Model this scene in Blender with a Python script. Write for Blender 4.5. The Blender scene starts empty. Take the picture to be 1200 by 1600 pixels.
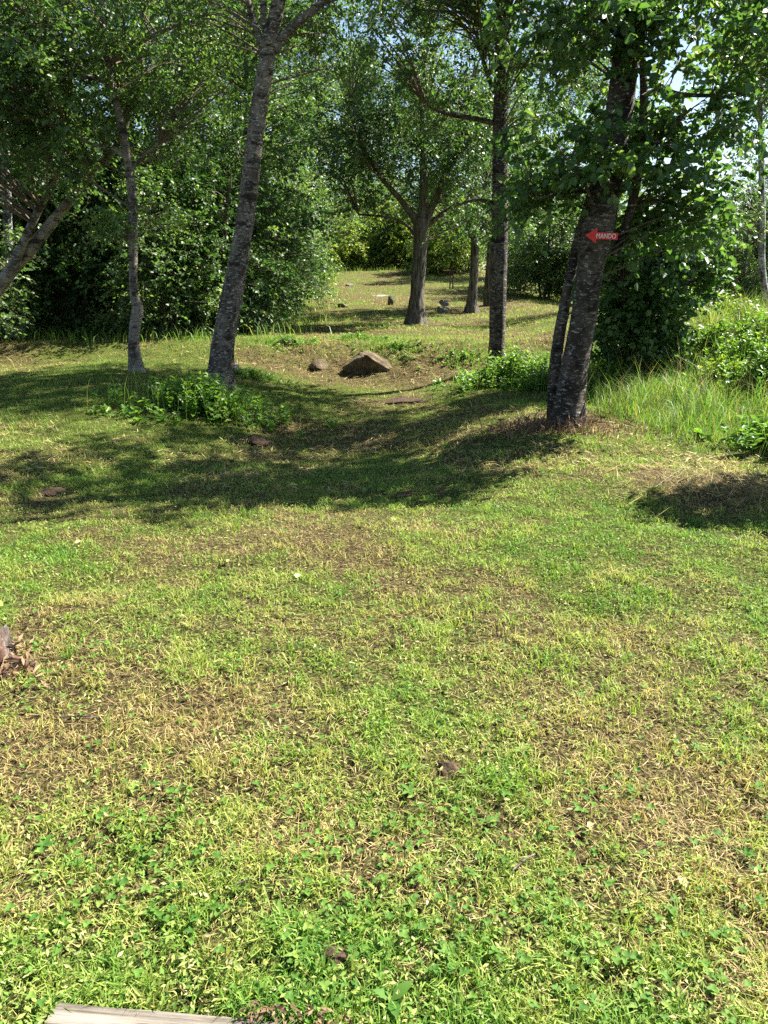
import bpy, math
import numpy as np
from mathutils import Vector, Matrix

sc = bpy.context.scene
R = math.radians
rng = np.random.default_rng(7)

# ------------------------------------------------------------------ camera, sky, sun, exposure
CAM_H, PITCH, FPX = 1.6, R(17.5), 1186.0
cam_d = bpy.data.cameras.new('camera')
cam_d.sensor_fit = 'VERTICAL'
cam_d.sensor_height = 32.0
cam_d.lens = 32.0 * FPX / 1600.0
cam_d.clip_start, cam_d.clip_end = 0.05, 2000
cam = bpy.data.objects.new('camera', cam_d)
sc.collection.objects.link(cam)
cam.location = (0, 0, CAM_H)
cam.rotation_euler = (R(90) - PITCH, 0, 0)
sc.camera = cam

SUN_AZ, SUN_EL = R(63), R(47)           # azimuth from the view direction (+Y) towards +X
world = bpy.data.worlds.new('World')
sc.world = world
world.use_nodes = True
wn = world.node_tree.nodes
sky = wn.new('ShaderNodeTexSky')
sky.sky_type = 'NISHITA'
sky.sun_disc = False
sky.sun_elevation = SUN_EL
sky.sun_rotation = SUN_AZ
sky.air_density = 1.0
sky.dust_density = 0.8
sky.ozone_density = 1.5
bg = wn['Background']
bg.inputs['Strength'].default_value = 0.05
world.node_tree.links.new(sky.outputs[0], bg.inputs['Color'])

sun_d = bpy.data.lights.new('sun', 'SUN')
sun_d.energy = 5.0
sun_d.angle = R(0.53)
sun_d.color = (1.0, 0.94, 0.82)
sun = bpy.data.objects.new('sun', sun_d)
sc.collection.objects.link(sun)
sv = Vector((math.sin(SUN_AZ) * math.cos(SUN_EL), math.cos(SUN_AZ) * math.cos(SUN_EL), math.sin(SUN_EL)))
sun.rotation_euler = (-sv).to_track_quat('-Z', 'Y').to_euler()
sun.location = sv * 60

sc.view_settings.view_transform = 'Standard'
sc.view_settings.look = 'None'
sc.view_settings.exposure = 2.17
sc.view_settings.gamma = 1.0
sc.view_settings.use_curve_mapping = False
sc.cycles.max_bounces = 6
sc.cycles.diffuse_bounces = 3
sc.cycles.glossy_bounces = 2
sc.cycles.transmission_bounces = 4
sc.cycles.transparent_max_bounces = 4
sc.cycles.use_denoising = False
sc.cycles.sample_clamp_indirect = 4.0

# ------------------------------------------------------------------ helpers: noise, terrain, pixels
def _hash(ix, iy, seed):
    h = (ix.astype(np.int64) * 374761393 + iy.astype(np.int64) * 668265263 + seed * 982451653) & 0x7fffffff
    h = ((h ^ (h >> 13)) * 1274126177) & 0x7fffffff
    h = h ^ (h >> 16)
    return (h & 0xffffff) / float(0xffffff)

def vnoise(x, y, seed=0):
    x = np.asarray(x, float); y = np.asarray(y, float)
    ix, iy = np.floor(x), np.floor(y)
    fx, fy = x - ix, y - iy
    fx = fx * fx * (3 - 2 * fx); fy = fy * fy * (3 - 2 * fy)
    a = _hash(ix, iy, seed); b = _hash(ix + 1, iy, seed)
    c = _hash(ix, iy + 1, seed); d = _hash(ix + 1, iy + 1, seed)
    return (a * (1 - fx) + b * fx) * (1 - fy) + (c * (1 - fx) + d * fx) * fy

def fbm(x, y, seed=0, oct=4):
    s, a, t = 0.0, 0.5, 0.0
    for k in range(oct):
        s = s + a * vnoise(x * 2 ** k + 17.3 * k, y * 2 ** k - 9.1 * k, seed + k)
        t += a; a *= 0.5
    return s / t

def sstep(a, b, x):
    t = np.clip((np.asarray(x, float) - a) / (b - a), 0, 1)
    return t * t * (3 - 2 * t)

def gauss(x, y, cx, cy, sx, sy):
    return np.exp(-((x - cx) / sx) ** 2 - ((y - cy) / sy) ** 2)

def hgt(x, y):
    x = np.asarray(x, float); y = np.asarray(y, float)
    xc = np.interp(y, [3, 5.2, 8, 11.5, 14], [-1.2, -0.8, -0.5, -0.2, 0.0])
    h = -0.30 * sstep(4.2, 8.5, y) * (1 - sstep(12.8, 14.6, y)) * np.exp(-((x - xc) / 1.7) ** 2)
    h = h + 0.16 * gauss(x, y, 1.6, 8.0, 1.0, 2.2)
    h = h + 0.16 * gauss(x, y, -4.2, 11.5, 2.2, 3.0)
    h = h + 0.85 * sstep(2.2, 6.5, x) * sstep(5.8, 11, y) * (1 - 0.7 * sstep(14, 24, y))
    h = h + 0.30 * sstep(13.5, 15.0, y + 0.5 * (fbm(x * .8, y * .3, 5) - .5)) * (1 - sstep(4.5, 8, x))
    yy = np.clip(y - 16, 0, 27)
    h = h + 0.0021 * yy ** 2 * (1 - 0.75 * sstep(1.0, 9.0, x - 0.05 * (y - 25)))
    h = h + 0.035 * np.clip(y - 43, 0, 35)
    h = h - 1.7 * sstep(15, 31, y) * sstep(6.5, 12, x - 0.12 * (y - 15))
    far = 1 - sstep(60, 120, np.hypot(x, y))
    h = h + far * ((fbm(x * .9, y * .9, 11) - .5) * 0.10 + (fbm(x * 4, y * 4, 21, 3) - .5) * (0.05 + 0.13 * gauss(x, y, .3, 14.4, 4.5, .9) + .05 * gauss(x, y, 1.8, 7.4, 1.0, .5)) * (1 - sstep(17, 26, y)))
    return h

CP, SP = math.cos(PITCH), math.sin(PITCH)
def ray(px, py):
    rx, u = (px - 600) / FPX, (800 - py) / FPX
    return np.array([rx, CP + u * SP, -SP + u * CP])

def P(px, py, Y):
    """the point at depth Y (metres along +Y) seen at photograph pixel (px, py)"""
    d = ray(px, py)
    return np.array([0, 0, CAM_H]) + d * (Y / d[1])

def G(px, py):
    """where that sight line meets the ground"""
    d = ray(px, py)
    Y = _GY
    p = np.array([0, 0, CAM_H]) + d[None] * (Y / d[1])[:, None]
    below = p[:, 2] <= hgt(p[:, 0], p[:, 1])
    return p[np.argmax(below)] if below.any() else p[-1]
_GY = np.concatenate([np.arange(.8, 20, .01), np.arange(20, 90, .05)])

def onground(x, y, dz=0.0):
    return np.array([x, y, float(hgt(x, y)) + dz])

def inview(x, y, margin=0.9):
    return np.abs(x) < 0.53 * y + margin

# ------------------------------------------------------------------ helpers: meshes and objects
def mesh_np(name, verts, faces_list, attrs=None, smooth=False):
    """faces_list: list of (n, k) int arrays"""
    me = bpy.data.meshes.new(name)
    verts = np.ascontiguousarray(verts, dtype=np.float32)
    me.vertices.add(len(verts))
    me.vertices.foreach_set('co', verts.ravel())
    idx = np.concatenate([np.asarray(f, np.int32).ravel() for f in faces_list])
    sizes = np.concatenate([np.full(len(f), np.asarray(f).shape[1], np.int32) for f in faces_list])
    me.loops.add(len(idx)); me.loops.foreach_set('vertex_index', idx)
    me.polygons.add(len(sizes))
    starts = np.concatenate([[0], np.cumsum(sizes)[:-1]]).astype(np.int32)
    me.polygons.foreach_set('loop_start', starts)
    try:
        me.polygons.foreach_set('loop_total', sizes)
    except Exception:
        pass
    if smooth:
        me.polygons.foreach_set('use_smooth', np.ones(len(sizes), bool))
    me.update(calc_edges=True)
    if attrs:
        for an, (dom, arr) in attrs.items():
            a = me.attributes.new(an, 'FLOAT', dom)
            a.data.foreach_set('value', np.ascontiguousarray(arr, np.float32))
    return me

def link(name, me, mat=None, parent=None):
    o = bpy.data.objects.new(name, me)
    sc.collection.objects.link(o)
    if mat is not None and me is not None:
        me.materials.clear() if len(me.materials) else None
        me.materials.append(mat)
    if parent is not None:
        o.parent = parent
    return o

def tag(o, label=None, cat=None, group=None, kind=None):
    if label: o['label'] = label
    if cat: o['category'] = cat
    if group: o['group'] = group
    if kind: o['kind'] = kind
    return o

def empty(name, loc, label, cat, group=None, rz=0.0):
    o = bpy.data.objects.new(name, None)
    sc.collection.objects.link(o)
    o.location = [float(v) for v in loc]
    o.rotation_euler = (0, 0, rz)
    o.empty_display_size = 0.2
    return tag(o, label, cat, group)

def copy_tree(o, loc, rz, s, label, group=None, cat=None):
    c = o.copy(); sc.collection.objects.link(c)
    c.location = [float(v) for v in loc]; c.rotation_euler = (0, 0, rz); c.scale = (s, s, s)
    c['label'] = label
    if group: c['group'] = group
    if cat: c['category'] = cat
    for ch in list(o.children):
        k = ch.copy(); sc.collection.objects.link(k); k.parent = c
    return c

def unit(v):
    return v / np.maximum(np.linalg.norm(v, axis=-1, keepdims=True), 1e-9)

def catmull(pts, n):
    pts = np.asarray(pts, float)
    m = len(pts)
    ext = np.vstack([2 * pts[0] - pts[1], pts, 2 * pts[-1] - pts[-2]])
    t = np.linspace(0, m - 1 - 1e-6, n)
    i = np.floor(t).astype(int); f = (t - i)[:, None]
    p0, p1, p2, p3 = ext[i], ext[i + 1], ext[i + 2], ext[i + 3]
    return 0.5 * (2 * p1 + (p2 - p0) * f + (2 * p0 - 5 * p1 + 4 * p2 - p3) * f ** 2 + (3 * p1 - p0 - 3 * p2 + p3) * f ** 3)

def tube(pts4, n, sides, seed=0, rough=0.0, flare=0.0, lobes=5, freq=6.0):
    """pts4: (x,y,z,r) control points; returns verts, quads"""
    c = catmull(pts4, n)
    p, r = c[:, :3], np.maximum(c[:, 3], 0.002)
    tan = unit(np.gradient(p, axis=0))
    up = np.array([0.0, 1.0, 0.0])
    if abs(tan[0] @ up) > 0.9: up = np.array([1.0, 0, 0])
    a = unit(np.cross(tan, up)); b = np.cross(tan, a)
    th = np.linspace(0, 2 * np.pi, sides, endpoint=False)
    L = np.concatenate([[0], np.cumsum(np.linalg.norm(np.diff(p, axis=0), axis=1))])
    rr = np.repeat(r[:, None], sides, 1)
    if rough > 0:
        nx = np.cos(th)[None] * 1.3 + 5 + seed * 3.1; ny = np.sin(th)[None] * 1.3
        k = fbm(nx * 2 + L[:, None] * freq * .55, ny * 2 + L[:, None] * freq * .4, seed, 4)
        k2 = vnoise(nx * 6 + 3, L[:, None] * freq * 6 + ny * 6, seed + 9)
        rr = rr * (1 + rough * (k - .5) * 2 + rough * .45 * (k2 - .5))
    if flare > 0:
        f = np.exp(-L / 0.20)[:, None] * flare
        ph = seed * 1.7
        rr = rr * (1 + f * (0.55 + 0.55 * np.cos(lobes * th + ph)[None] + .35 * np.cos(2 * th + ph * 2)[None]))
    v = p[:, None] + rr[..., None] * (np.cos(th)[None, :, None] * a[:, None] + np.sin(th)[None, :, None] * b[:, None])
    v = v.reshape(-1, 3)
    i = np.arange(n - 1)[:, None] * sides; j = np.arange(sides)[None]; j2 = (j + 1) % sides
    q = np.stack([i + j, i + j2, i + sides + j2, i + sides + j], -1).reshape(-1, 4)
    return v, q

def join(parts):
    vs, fs, off = [], [], 0
    for v, f in parts:
        vs.append(v); fs.append(np.asarray(f) + off); off += len(v)
    return np.vstack(vs), fs

# ------------------------------------------------------------------ materials
def new_mat(name):
    m = bpy.data.materials.new(name); m.use_nodes = True
    nt = m.node_tree; nt.nodes.clear()
    out = nt.nodes.new('ShaderNodeOutputMaterial')
    return m, nt, out

def N(nt, typ, **kw):
    n = nt.nodes.new(typ)
    for k, v in kw.items():
        if k.startswith('i_'):
            n.inputs[k[2:].replace('_', ' ')].default_value = v
        else:
            setattr(n, k, v)
    return n

def ramp(nt, stops, fac):
    n = nt.nodes.new('ShaderNodeValToRGB')
    e = n.color_ramp.elements
    while len(e) < len(stops): e.new(0.5)
    for el, (p, c) in zip(e, stops):
        el.position = p; el.color = (c[0], c[1], c[2], 1)
    nt.links.new(fac, n.inputs[0])
    return n.outputs[0]

def leaf_mat(name, stops, trans, tw=0.42, rough=0.45, spec=0.45):
    m, nt, out = new_mat(name)
    at = N(nt, 'ShaderNodeAttribute', attribute_name='tint')
    col = ramp(nt, stops, at.outputs['Fac'])
    pb = N(nt, 'ShaderNodeBsdfPrincipled')
    pb.inputs['Roughness'].default_value = rough
    pb.inputs['Specular IOR Level'].default_value = spec
    nt.links.new(col, pb.inputs['Base Color'])
    tr = N(nt, 'ShaderNodeBsdfTranslucent')
    mx = N(nt, 'ShaderNodeMixRGB', blend_type='MULTIPLY'); mx.inputs[0].default_value = 1.0
    nt.links.new(col, mx.inputs[1]); mx.inputs[2].default_value = (*trans, 1)
    nt.links.new(mx.outputs[0], tr.inputs['Color'])
    sh = N(nt, 'ShaderNodeMixShader'); sh.inputs[0].default_value = tw
    nt.links.new(pb.outputs[0], sh.inputs[1]); nt.links.new(tr.outputs[0], sh.inputs[2])
    nt.links.new(sh.outputs[0], out.inputs[0])
    return m

def noise(nt, vec, scale, detail=4, rough=0.55, mscale=None):
    if mscale is not None:
        mp = N(nt, 'ShaderNodeMapping'); mp.inputs['Scale'].default_value = mscale
        nt.links.new(vec, mp.inputs[0]); vec = mp.outputs[0]
    n = N(nt, 'ShaderNodeTexNoise'); n.inputs['Scale'].default_value = scale
    n.inputs['Detail'].default_value = detail; n.inputs['Roughness'].default_value = rough
    nt.links.new(vec, n.inputs['Vector'])
    return n.outputs['Fac']

def mixc(nt, fac, a, b, mode='MIX'):
    n = N(nt, 'ShaderNodeMixRGB', blend_type=mode)
    for i, s in ((0, fac), (1, a), (2, b)):
        if isinstance(s, (int, float)): n.inputs[i].default_value = s
        elif isinstance(s, tuple): n.inputs[i].default_value = (*s, 1)
        else: nt.links.new(s, n.inputs[i])
    return n.outputs[0]

def mrange(nt, v, a, b, lo=0.0, hi=1.0):
    n = N(nt, 'ShaderNodeMapRange')
    nt.links.new(v, n.inputs[0])
    for i, q in zip((1, 2, 3, 4), (a, b, lo, hi)): n.inputs[i].default_value = q
    return n.outputs[0]

def finish(nt, out, col, bump_src=None, strength=0.5, dist=0.02, rough=0.85, spec=0.2):
    pb = N(nt, 'ShaderNodeBsdfPrincipled')
    pb.inputs['Roughness'].default_value = rough
    pb.inputs['Specular IOR Level'].default_value = spec
    if isinstance(col, tuple): pb.inputs['Base Color'].default_value = (*col, 1)
    else: nt.links.new(col, pb.inputs['Base Color'])
    if bump_src is not None:
        b = N(nt, 'ShaderNodeBump'); b.inputs['Strength'].default_value = strength; b.inputs['Distance'].default_value = dist
        nt.links.new(bump_src, b.inputs['Height']); nt.links.new(b.outputs[0], pb.inputs['Normal'])
    nt.links.new(pb.outputs[0], out.inputs[0])
    return pb

def bark_birch(name, light, mid, dark, lichen=0.7, fleck=(0.50, 0.48, 0.44)):
    """smooth grey-brown bark: darker blotches, black horizontal scars, pale horizontal lichen flecks"""
    m, nt, out = new_mat(name)
    tc = N(nt, 'ShaderNodeTexCoord').outputs['Object']
    base = noise(nt, tc, 1.0, 6, .65, (5, 5, 3))
    col = ramp(nt, [(0.36, dark), (0.47, mid), (0.60, light)], base)
    horiz = noise(nt, tc, 1.0, 5, .7, (9, 9, 34))
    col = mixc(nt, mrange(nt, horiz, 0.53, 0.60, 0, .9), col, dark)
    flk = noise(nt, tc, 1.0, 4, .75, (16, 16, 48))
    col = mixc(nt, mrange(nt, flk, 0.57, 0.605, 0, lichen), col, fleck)
    scar = noise(nt, tc, 1.0, 5, .65, (3.2, 3.2, 7))
    col = mixc(nt, mrange(nt, scar, 0.57, 0.62, 0, .92), col, tuple(c * .7 for c in dark))
    h = mixc(nt, 0.5, horiz, noise(nt, tc, 26, 5, .75))
    finish(nt, out, col, h, 1.0, 0.05, 0.85, 0.25)
    return m

def bark_furrow(name, light, dark):
    m, nt, out = new_mat(name)
    tc = N(nt, 'ShaderNodeTexCoord').outputs['Object']
    v = noise(nt, tc, 1.0, 6, .62, (20, 20, 2.6))
    col = ramp(nt, [(0.36, dark), (0.52, light), (0.7, tuple(min(1, c * 1.35) for c in light))], v)
    w = noise(nt, tc, 2.2, 4)
    col = mixc(nt, mrange(nt, w, .5, .7, 0, .5), col, (0.10, 0.11, 0.06))
    finish(nt, out, col, v, 1.0, 0.06, 0.9, 0.15)
    return m

M = {}
M['bark_pale'] = bark_birch('bark_pale', (0.20, 0.168, 0.138), (0.11, 0.087, 0.07), (0.03, 0.021, 0.016), 0.8)
M['bark_dark'] = bark_birch('bark_dark', (0.105, 0.083, 0.066), (0.05, 0.038, 0.030), (0.014, 0.010, 0.008), 0.85, (0.36, 0.34, 0.31))
M['bark_grey'] = bark_birch('bark_grey', (0.27, 0.235, 0.19), (0.16, 0.135, 0.108), (0.045, 0.035, 0.027), 0.55, (0.42, 0.39, 0.34))
M['bark_white'] = bark_birch('bark_white', (0.42, 0.43, 0.44), (0.30, 0.31, 0.32), (0.04, 0.035, 0.03), 0.4)
M['bark_furrow'] = bark_furrow('bark_furrow', (0.13, 0.112, 0.092), (0.022, 0.018, 0.014))
m, nt, out = new_mat('twig_bark'); finish(nt, out, (0.11, 0.085, 0.06), None); M['twig'] = m

g3 = lambda a, b, c: [(0.0, a), (0.55, b), (1.0, c)]
M['leaf_alder'] = leaf_mat('leaf_alder', g3((0.042, 0.090, 0.030), (0.070, 0.138, 0.042), (0.15, 0.215, 0.065)), (1.6, 1.75, 0.72), .42, .45, .45)
M['leaf_birch'] = leaf_mat('leaf_birch', g3((0.050, 0.098, 0.034), (0.085, 0.152, 0.048), (0.18, 0.235, 0.08)), (1.6, 1.75, 0.72), .42, .45, .45)
M['leaf_oak'] = leaf_mat('leaf_oak', g3((0.038, 0.082, 0.034), (0.062, 0.122, 0.046), (0.13, 0.185, 0.065)), (1.6, 1.7, 0.75), .42, .45, .45)
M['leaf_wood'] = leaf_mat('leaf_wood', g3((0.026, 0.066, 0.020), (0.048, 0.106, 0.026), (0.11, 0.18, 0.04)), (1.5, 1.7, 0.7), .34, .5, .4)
M['leaf_lime'] = leaf_mat('leaf_lime', g3((0.09, 0.16, 0.022), (0.17, 0.25, 0.03), (0.28, 0.33, 0.05)), (1.5, 1.5, 0.8))
M['leaf_herb'] = leaf_mat('leaf_herb', g3((0.055, 0.13, 0.022), (0.105, 0.21, 0.032), (0.20, 0.29, 0.05)), (1.6, 1.6, 0.8))
M['clipping'] = leaf_mat('clipping', [(0.0, (0.08, 0.18, 0.03)), (0.4, (0.16, 0.25, 0.05)), (0.75, (0.28, 0.32, 0.09)), (1.0, (0.42, 0.40, 0.20))], (1.1, 1.1, 0.8), .3, .75, .15)
M['grass'] = leaf_mat('grass', [(0.0, (0.30, 0.22, 0.10)), (0.20, (0.38, 0.325, 0.125)), (0.40, (0.305, 0.345, 0.082)), (0.68, (0.185, 0.29, 0.042)), (1.0, (0.085, 0.205, 0.026))], (1.25, 1.35, 0.8), 0.38, 0.6, 0.3)
M['tallgrass'] = leaf_mat('tallgrass', [(0.0, (0.36, 0.28, 0.12)), (0.25, (0.25, 0.27, 0.07)), (0.6, (0.13, 0.24, 0.04)), (1.0, (0.07, 0.17, 0.03))], (1.4, 1.45, 0.8), 0.42, 0.5, 0.35)
M['straw'] = leaf_mat('straw', [(0.0, (0.11, 0.075, 0.035)), (0.4, (0.27, 0.20, 0.085)), (0.75, (0.41, 0.33, 0.14)), (1.0, (0.52, 0.45, 0.23))], (1.0, 1.0, 1.0), 0.2, 0.7, 0.25)
M['clover'] = leaf_mat('clover', g3((0.05, 0.13, 0.02), (0.10, 0.20, 0.03), (0.24, 0.30, 0.07)), (1.5, 1.5, 0.8), 0.35, .65, .2)
M['drybrown'] = leaf_mat('drybrown', g3((0.07, 0.045, 0.03), (0.20, 0.125, 0.07), (0.36, 0.26, 0.15)), (1.0, 1.0, 1.0), 0.25, .7, .2)

# ground
m, nt, out = new_mat('ground')
tc = N(nt, 'ShaderNodeTexCoord').outputs['Object']
gr = N(nt, 'ShaderNodeAttribute', attribute_name='green').outputs['Fac']
n1 = noise(nt, tc, 60, 5, .7)
n2 = noise(nt, tc, 14, 5, .65)
n3 = noise(nt, tc, 190, 3, .7)
dry = ramp(nt, [(0.38, (0.025, 0.018, 0.010)), (0.52, (0.10, 0.076, 0.034)), (0.66, (0.26, 0.215, 0.09))], n1)
grn = ramp(nt, [(0.38, (0.020, 0.024, 0.007)), (0.52, (0.085, 0.105, 0.022)), (0.66, (0.23, 0.26, 0.055))], n1)
f = N(nt, 'ShaderNodeMath', operation='ADD'); nt.links.new(gr, f.inputs[0]); nt.links.new(mrange(nt, n2, .3, .7, -.3, .3), f.inputs[1])
col = mixc(nt, mrange(nt, f.outputs[0], .25, .8), dry, grn)
bd = N(nt, 'ShaderNodeMath', operation='ADD'); nt.links.new(n1, bd.inputs[0]); nt.links.new(n3, bd.inputs[1])
finish(nt, out, col, bd.outputs[0], 1.0, 0.03, 0.95, 0.1)
M['ground'] = m

# stone, wood, paint
m, nt, out = new_mat('stone_tan')
tc = N(nt, 'ShaderNodeTexCoord').outputs['Object']
s1 = noise(nt, tc, 5, 8, .65); s2 = noise(nt, tc, 28, 6, .7); s3 = noise(nt, tc, 1.0, 5, .6, (3, 3, 18))
col = ramp(nt, [(0.36, (0.045, 0.032, 0.017)), (0.5, (0.11, 0.083, 0.047)), (0.64, (0.20, 0.165, 0.11))], s1)
col = mixc(nt, mrange(nt, s3, .52, .62, 0, .5), col, (0.12, 0.085, 0.05))
col = mixc(nt, mrange(nt, s2, .56, .7, 0, .6), col, (0.26, 0.23, 0.18))
finish(nt, out, col, s2, 1.0, 0.05, 0.9, 0.2); M['stone'] = m

m, nt, out = new_mat('stone_grey')
tc = N(nt, 'ShaderNodeTexCoord').outputs['Object']
s1 = noise(nt, tc, 6, 8, .65); s2 = noise(nt, tc, 35, 6, .7)
col = ramp(nt, [(0.36, (0.10, 0.085, 0.07)), (0.5, (0.21, 0.185, 0.155)), (0.64, (0.31, 0.28, 0.25))], s1)
finish(nt, out, col, s2, 0.8, 0.03, 0.9, 0.2); M['stone_grey'] = m

m, nt, out = new_mat('soil')
tc = N(nt, 'ShaderNodeTexCoord').outputs['Object']
s1 = noise(nt, tc, 30, 6, .7)
col = ramp(nt, [(0.3, (0.03, 0.02, 0.014)), (0.6, (0.10, 0.068, 0.045)), (0.75, (0.19, 0.14, 0.09))], s1)
finish(nt, out, col, s1, 1.0, 0.03, 0.95, 0.1); M['soil'] = m

m, nt, out = new_mat('weathered_wood')
tc = N(nt, 'ShaderNodeTexCoord').outputs['Object']
w1 = noise(nt, tc, 1.0, 8, .7, (1.6, 42, 42)); w2 = noise(nt, tc, 1.0, 4, .6, (5, 14, 14)); w3 = noise(nt, tc, 1.0, 5, .7, (3, 120, 120))
col = ramp(nt, [(0.36, (0.07, 0.058, 0.045)), (0.5, (0.165, 0.148, 0.125)), (0.64, (0.235, 0.22, 0.19))], w1)
col = mixc(nt, mrange(nt, w3, .55, .62, 0, .8), col, (0.06, 0.045, 0.03))
col = mixc(nt, mrange(nt, w2, .58, .72, 0, .5), col, (0.24, 0.19, 0.14))
finish(nt, out, col, w1, 0.7, 0.01, 0.85, 0.2); M['wood'] = m

m, nt, out = new_mat('stump_wood')
tc = N(nt, 'ShaderNodeTexCoord').outputs['Object']
w1 = noise(nt, tc, 1.0, 6, .65, (30, 30, 5)); w2 = noise(nt, tc, 9, 5, .6)
col = ramp(nt, [(0.38, (0.02, 0.014, 0.011)), (0.5, (0.08, 0.062, 0.054)), (0.62, (0.17, 0.15, 0.135))], w1)
col = mixc(nt, mrange(nt, w2, .48, .60, 0, .8), col, (0.10, 0.042, 0.028))
finish(nt, out, col, w1, 1.0, 0.02, 0.85, 0.2); M['stump'] = m

def plain(name, col, rough=0.5, spec=0.4, metal=0.0, wear=0.12):
    m, nt, out = new_mat(name)
    tc = N(nt, 'ShaderNodeTexCoord').outputs['Object']
    k = noise(nt, tc, 25, 5, .65)
    c = mixc(nt, mrange(nt, k, .4, .75, 0, 1), col, tuple(v * (1 - wear * 2) for v in col))
    pb = finish(nt, out, c, k, 0.1, 0.002, rough, spec); pb.inputs['Metallic'].default_value = metal
    return m
M['red'] = plain('red_paint', (0.62, 0.018, 0.012), 0.45, 0.4)
M['white_paint'] = plain('white_paint', (0.78, 0.76, 0.74), 0.5)
M['rust'] = plain('rusty_steel', (0.12, 0.06, 0.035), 0.8, 0.3, 0.0, .25)
M['car_blue'] = plain('car_paint_blue', (0.10, 0.20, 0.38), 0.25, 0.6, 0.0, .03)
M['car_white'] = plain('car_paint_white', (0.72, 0.74, 0.76), 0.25, 0.6, 0.0, .03)
M['glass_dark'] = plain('tinted_glass', (0.03, 0.04, 0.05), 0.08, 0.8, 0.0, .02)
M['rubber'] = plain('rubber', (0.02, 0.02, 0.02), 0.8, 0.2)
M['rim'] = plain('wheel_rim', (0.45, 0.45, 0.46), 0.35, 0.5, 0.6)

# ------------------------------------------------------------------ ground
def axis(fine, lo, hi, lo_far, hi_far):
    a = list(np.arange(lo, hi + 1e-6, fine))
    s, x = fine, a[-1]
    while x < hi_far: s *= 1.07; x += s; a.append(x)
    s, x, b = fine, a[0], []
    while x > lo_far: s *= 1.07; x -= s; b.append(x)
    return np.array(b[::-1] + a)

def greenness(x, y):
    """how green (1) or dry and brown (0) the sward is at a spot"""
    g = 0.53 + 1.4 * (fbm(x * .85 + 3, y * .85, 31, 3) - .5) + 0.9 * (fbm(x * 3.1, y * 3.1, 41, 3) - .5)
    g = g - 0.65 * gauss(x, y, 1.75, 7.7, .75, .35) - 0.4 * gauss(x, y, 2.9, 5.5, .9, .35)
    g = g - 0.5 * gauss(x, y, 0.6, 13.7, 2.6, .55) - 0.35 * gauss(x, y, -1.4, 3.0, .55, .7)
    g = g - 0.30 * gauss(x, y, -1.7, 13.7, 1.0, .6) - 0.12 * gauss(x, y, 2.0, 24, 6, 6) + 0.35 * gauss(x, y, -4.5, 12, 2.6, 4)
    g = g - 0.25 * gauss(x, y, -1.5, 6.0, 1.2, .5) - 0.3 * gauss(x, y, .5, 6.2, .6, .4) - .2 * gauss(x, y, .75, 1.9, .5, .25)
    g = g + 0.30 * gauss(x, y, -.3, 12.6, 2.5, .6) + 0.28 * gauss(x, y, -1.2, 9.5, 3.5, 2.5)
    g = g + 0.45 * sstep(2.3, 3.2, x) * sstep(6.3, 7.2, y) * (1 - sstep(12, 15, y)) + .12 * gauss(x, y, 0, 3, .6, .7)
    return np.clip(g, 0, 1)

xs = axis(0.06, -5.0, 6.0, -420, 420)
ys = axis(0.06, 0.7, 17.0, -160, 620)
gx, gy = np.meshgrid(xs, ys)
gz = hgt(gx, gy)
nx_, ny_ = len(xs), len(ys)
gi = (np.arange(ny_ - 1)[:, None] * nx_ + np.arange(nx_ - 1)[None]).ravel()
quads = np.stack([gi, gi + 1, gi + 1 + nx_, gi + nx_], -1)
me = mesh_np('ground', np.stack([gx, gy, gz], -1).reshape(-1, 3), [quads], {'green': ('POINT', greenness(gx, gy).ravel())}, True)
tag(link('ground', me, M['ground']), 'mown grassy ground of dry thatch and soil, rising to a low hill', kind='structure')

# ------------------------------------------------------------------ leaves
def leaf_geo(Pt, A, Nn, size, width, shape=0, tint=None, fold=0.18):
    """folded leaves: Pt base, A axis, Nn normal (N,3); size (N,), width ratio"""
    A = unit(A); B = unit(np.cross(Nn, A)); Nn = np.cross(A, B)
    s = size[:, None]; w = (size * width)[:, None] * 0.5
    n = len(Pt)
    up = Nn * w * fold * 2
    if shape == 0:
        v = np.stack([Pt, Pt + A * s * .45 + B * w + up, Pt + A * s, Pt + A * s * .45 - B * w + up], 1)
        k = np.arange(n)[:, None] * 4
        f = np.concatenate([k + [0, 1, 2], k + [0, 2, 3]], 0)
        t = np.concatenate([tint, tint])
        fs = [f]
    else:
        v = np.stack([Pt, Pt + A * s * .28 + B * w * .95 + up, Pt + A * s * .70 + B * w * .85 + up * .9, Pt + A * s - Nn * w * .25,
                      Pt + A * s * .70 - B * w * .85 + up * .9, Pt + A * s * .28 - B * w * .95 + up], 1)
        k = np.arange(n)[:, None] * 6
        fs = [np.concatenate([k + [0, 1, 2, 3], k + [0, 3, 4, 5]], 0)]
        t = np.concatenate([tint, tint])
    return v.reshape(-1, 3), fs, t

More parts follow.
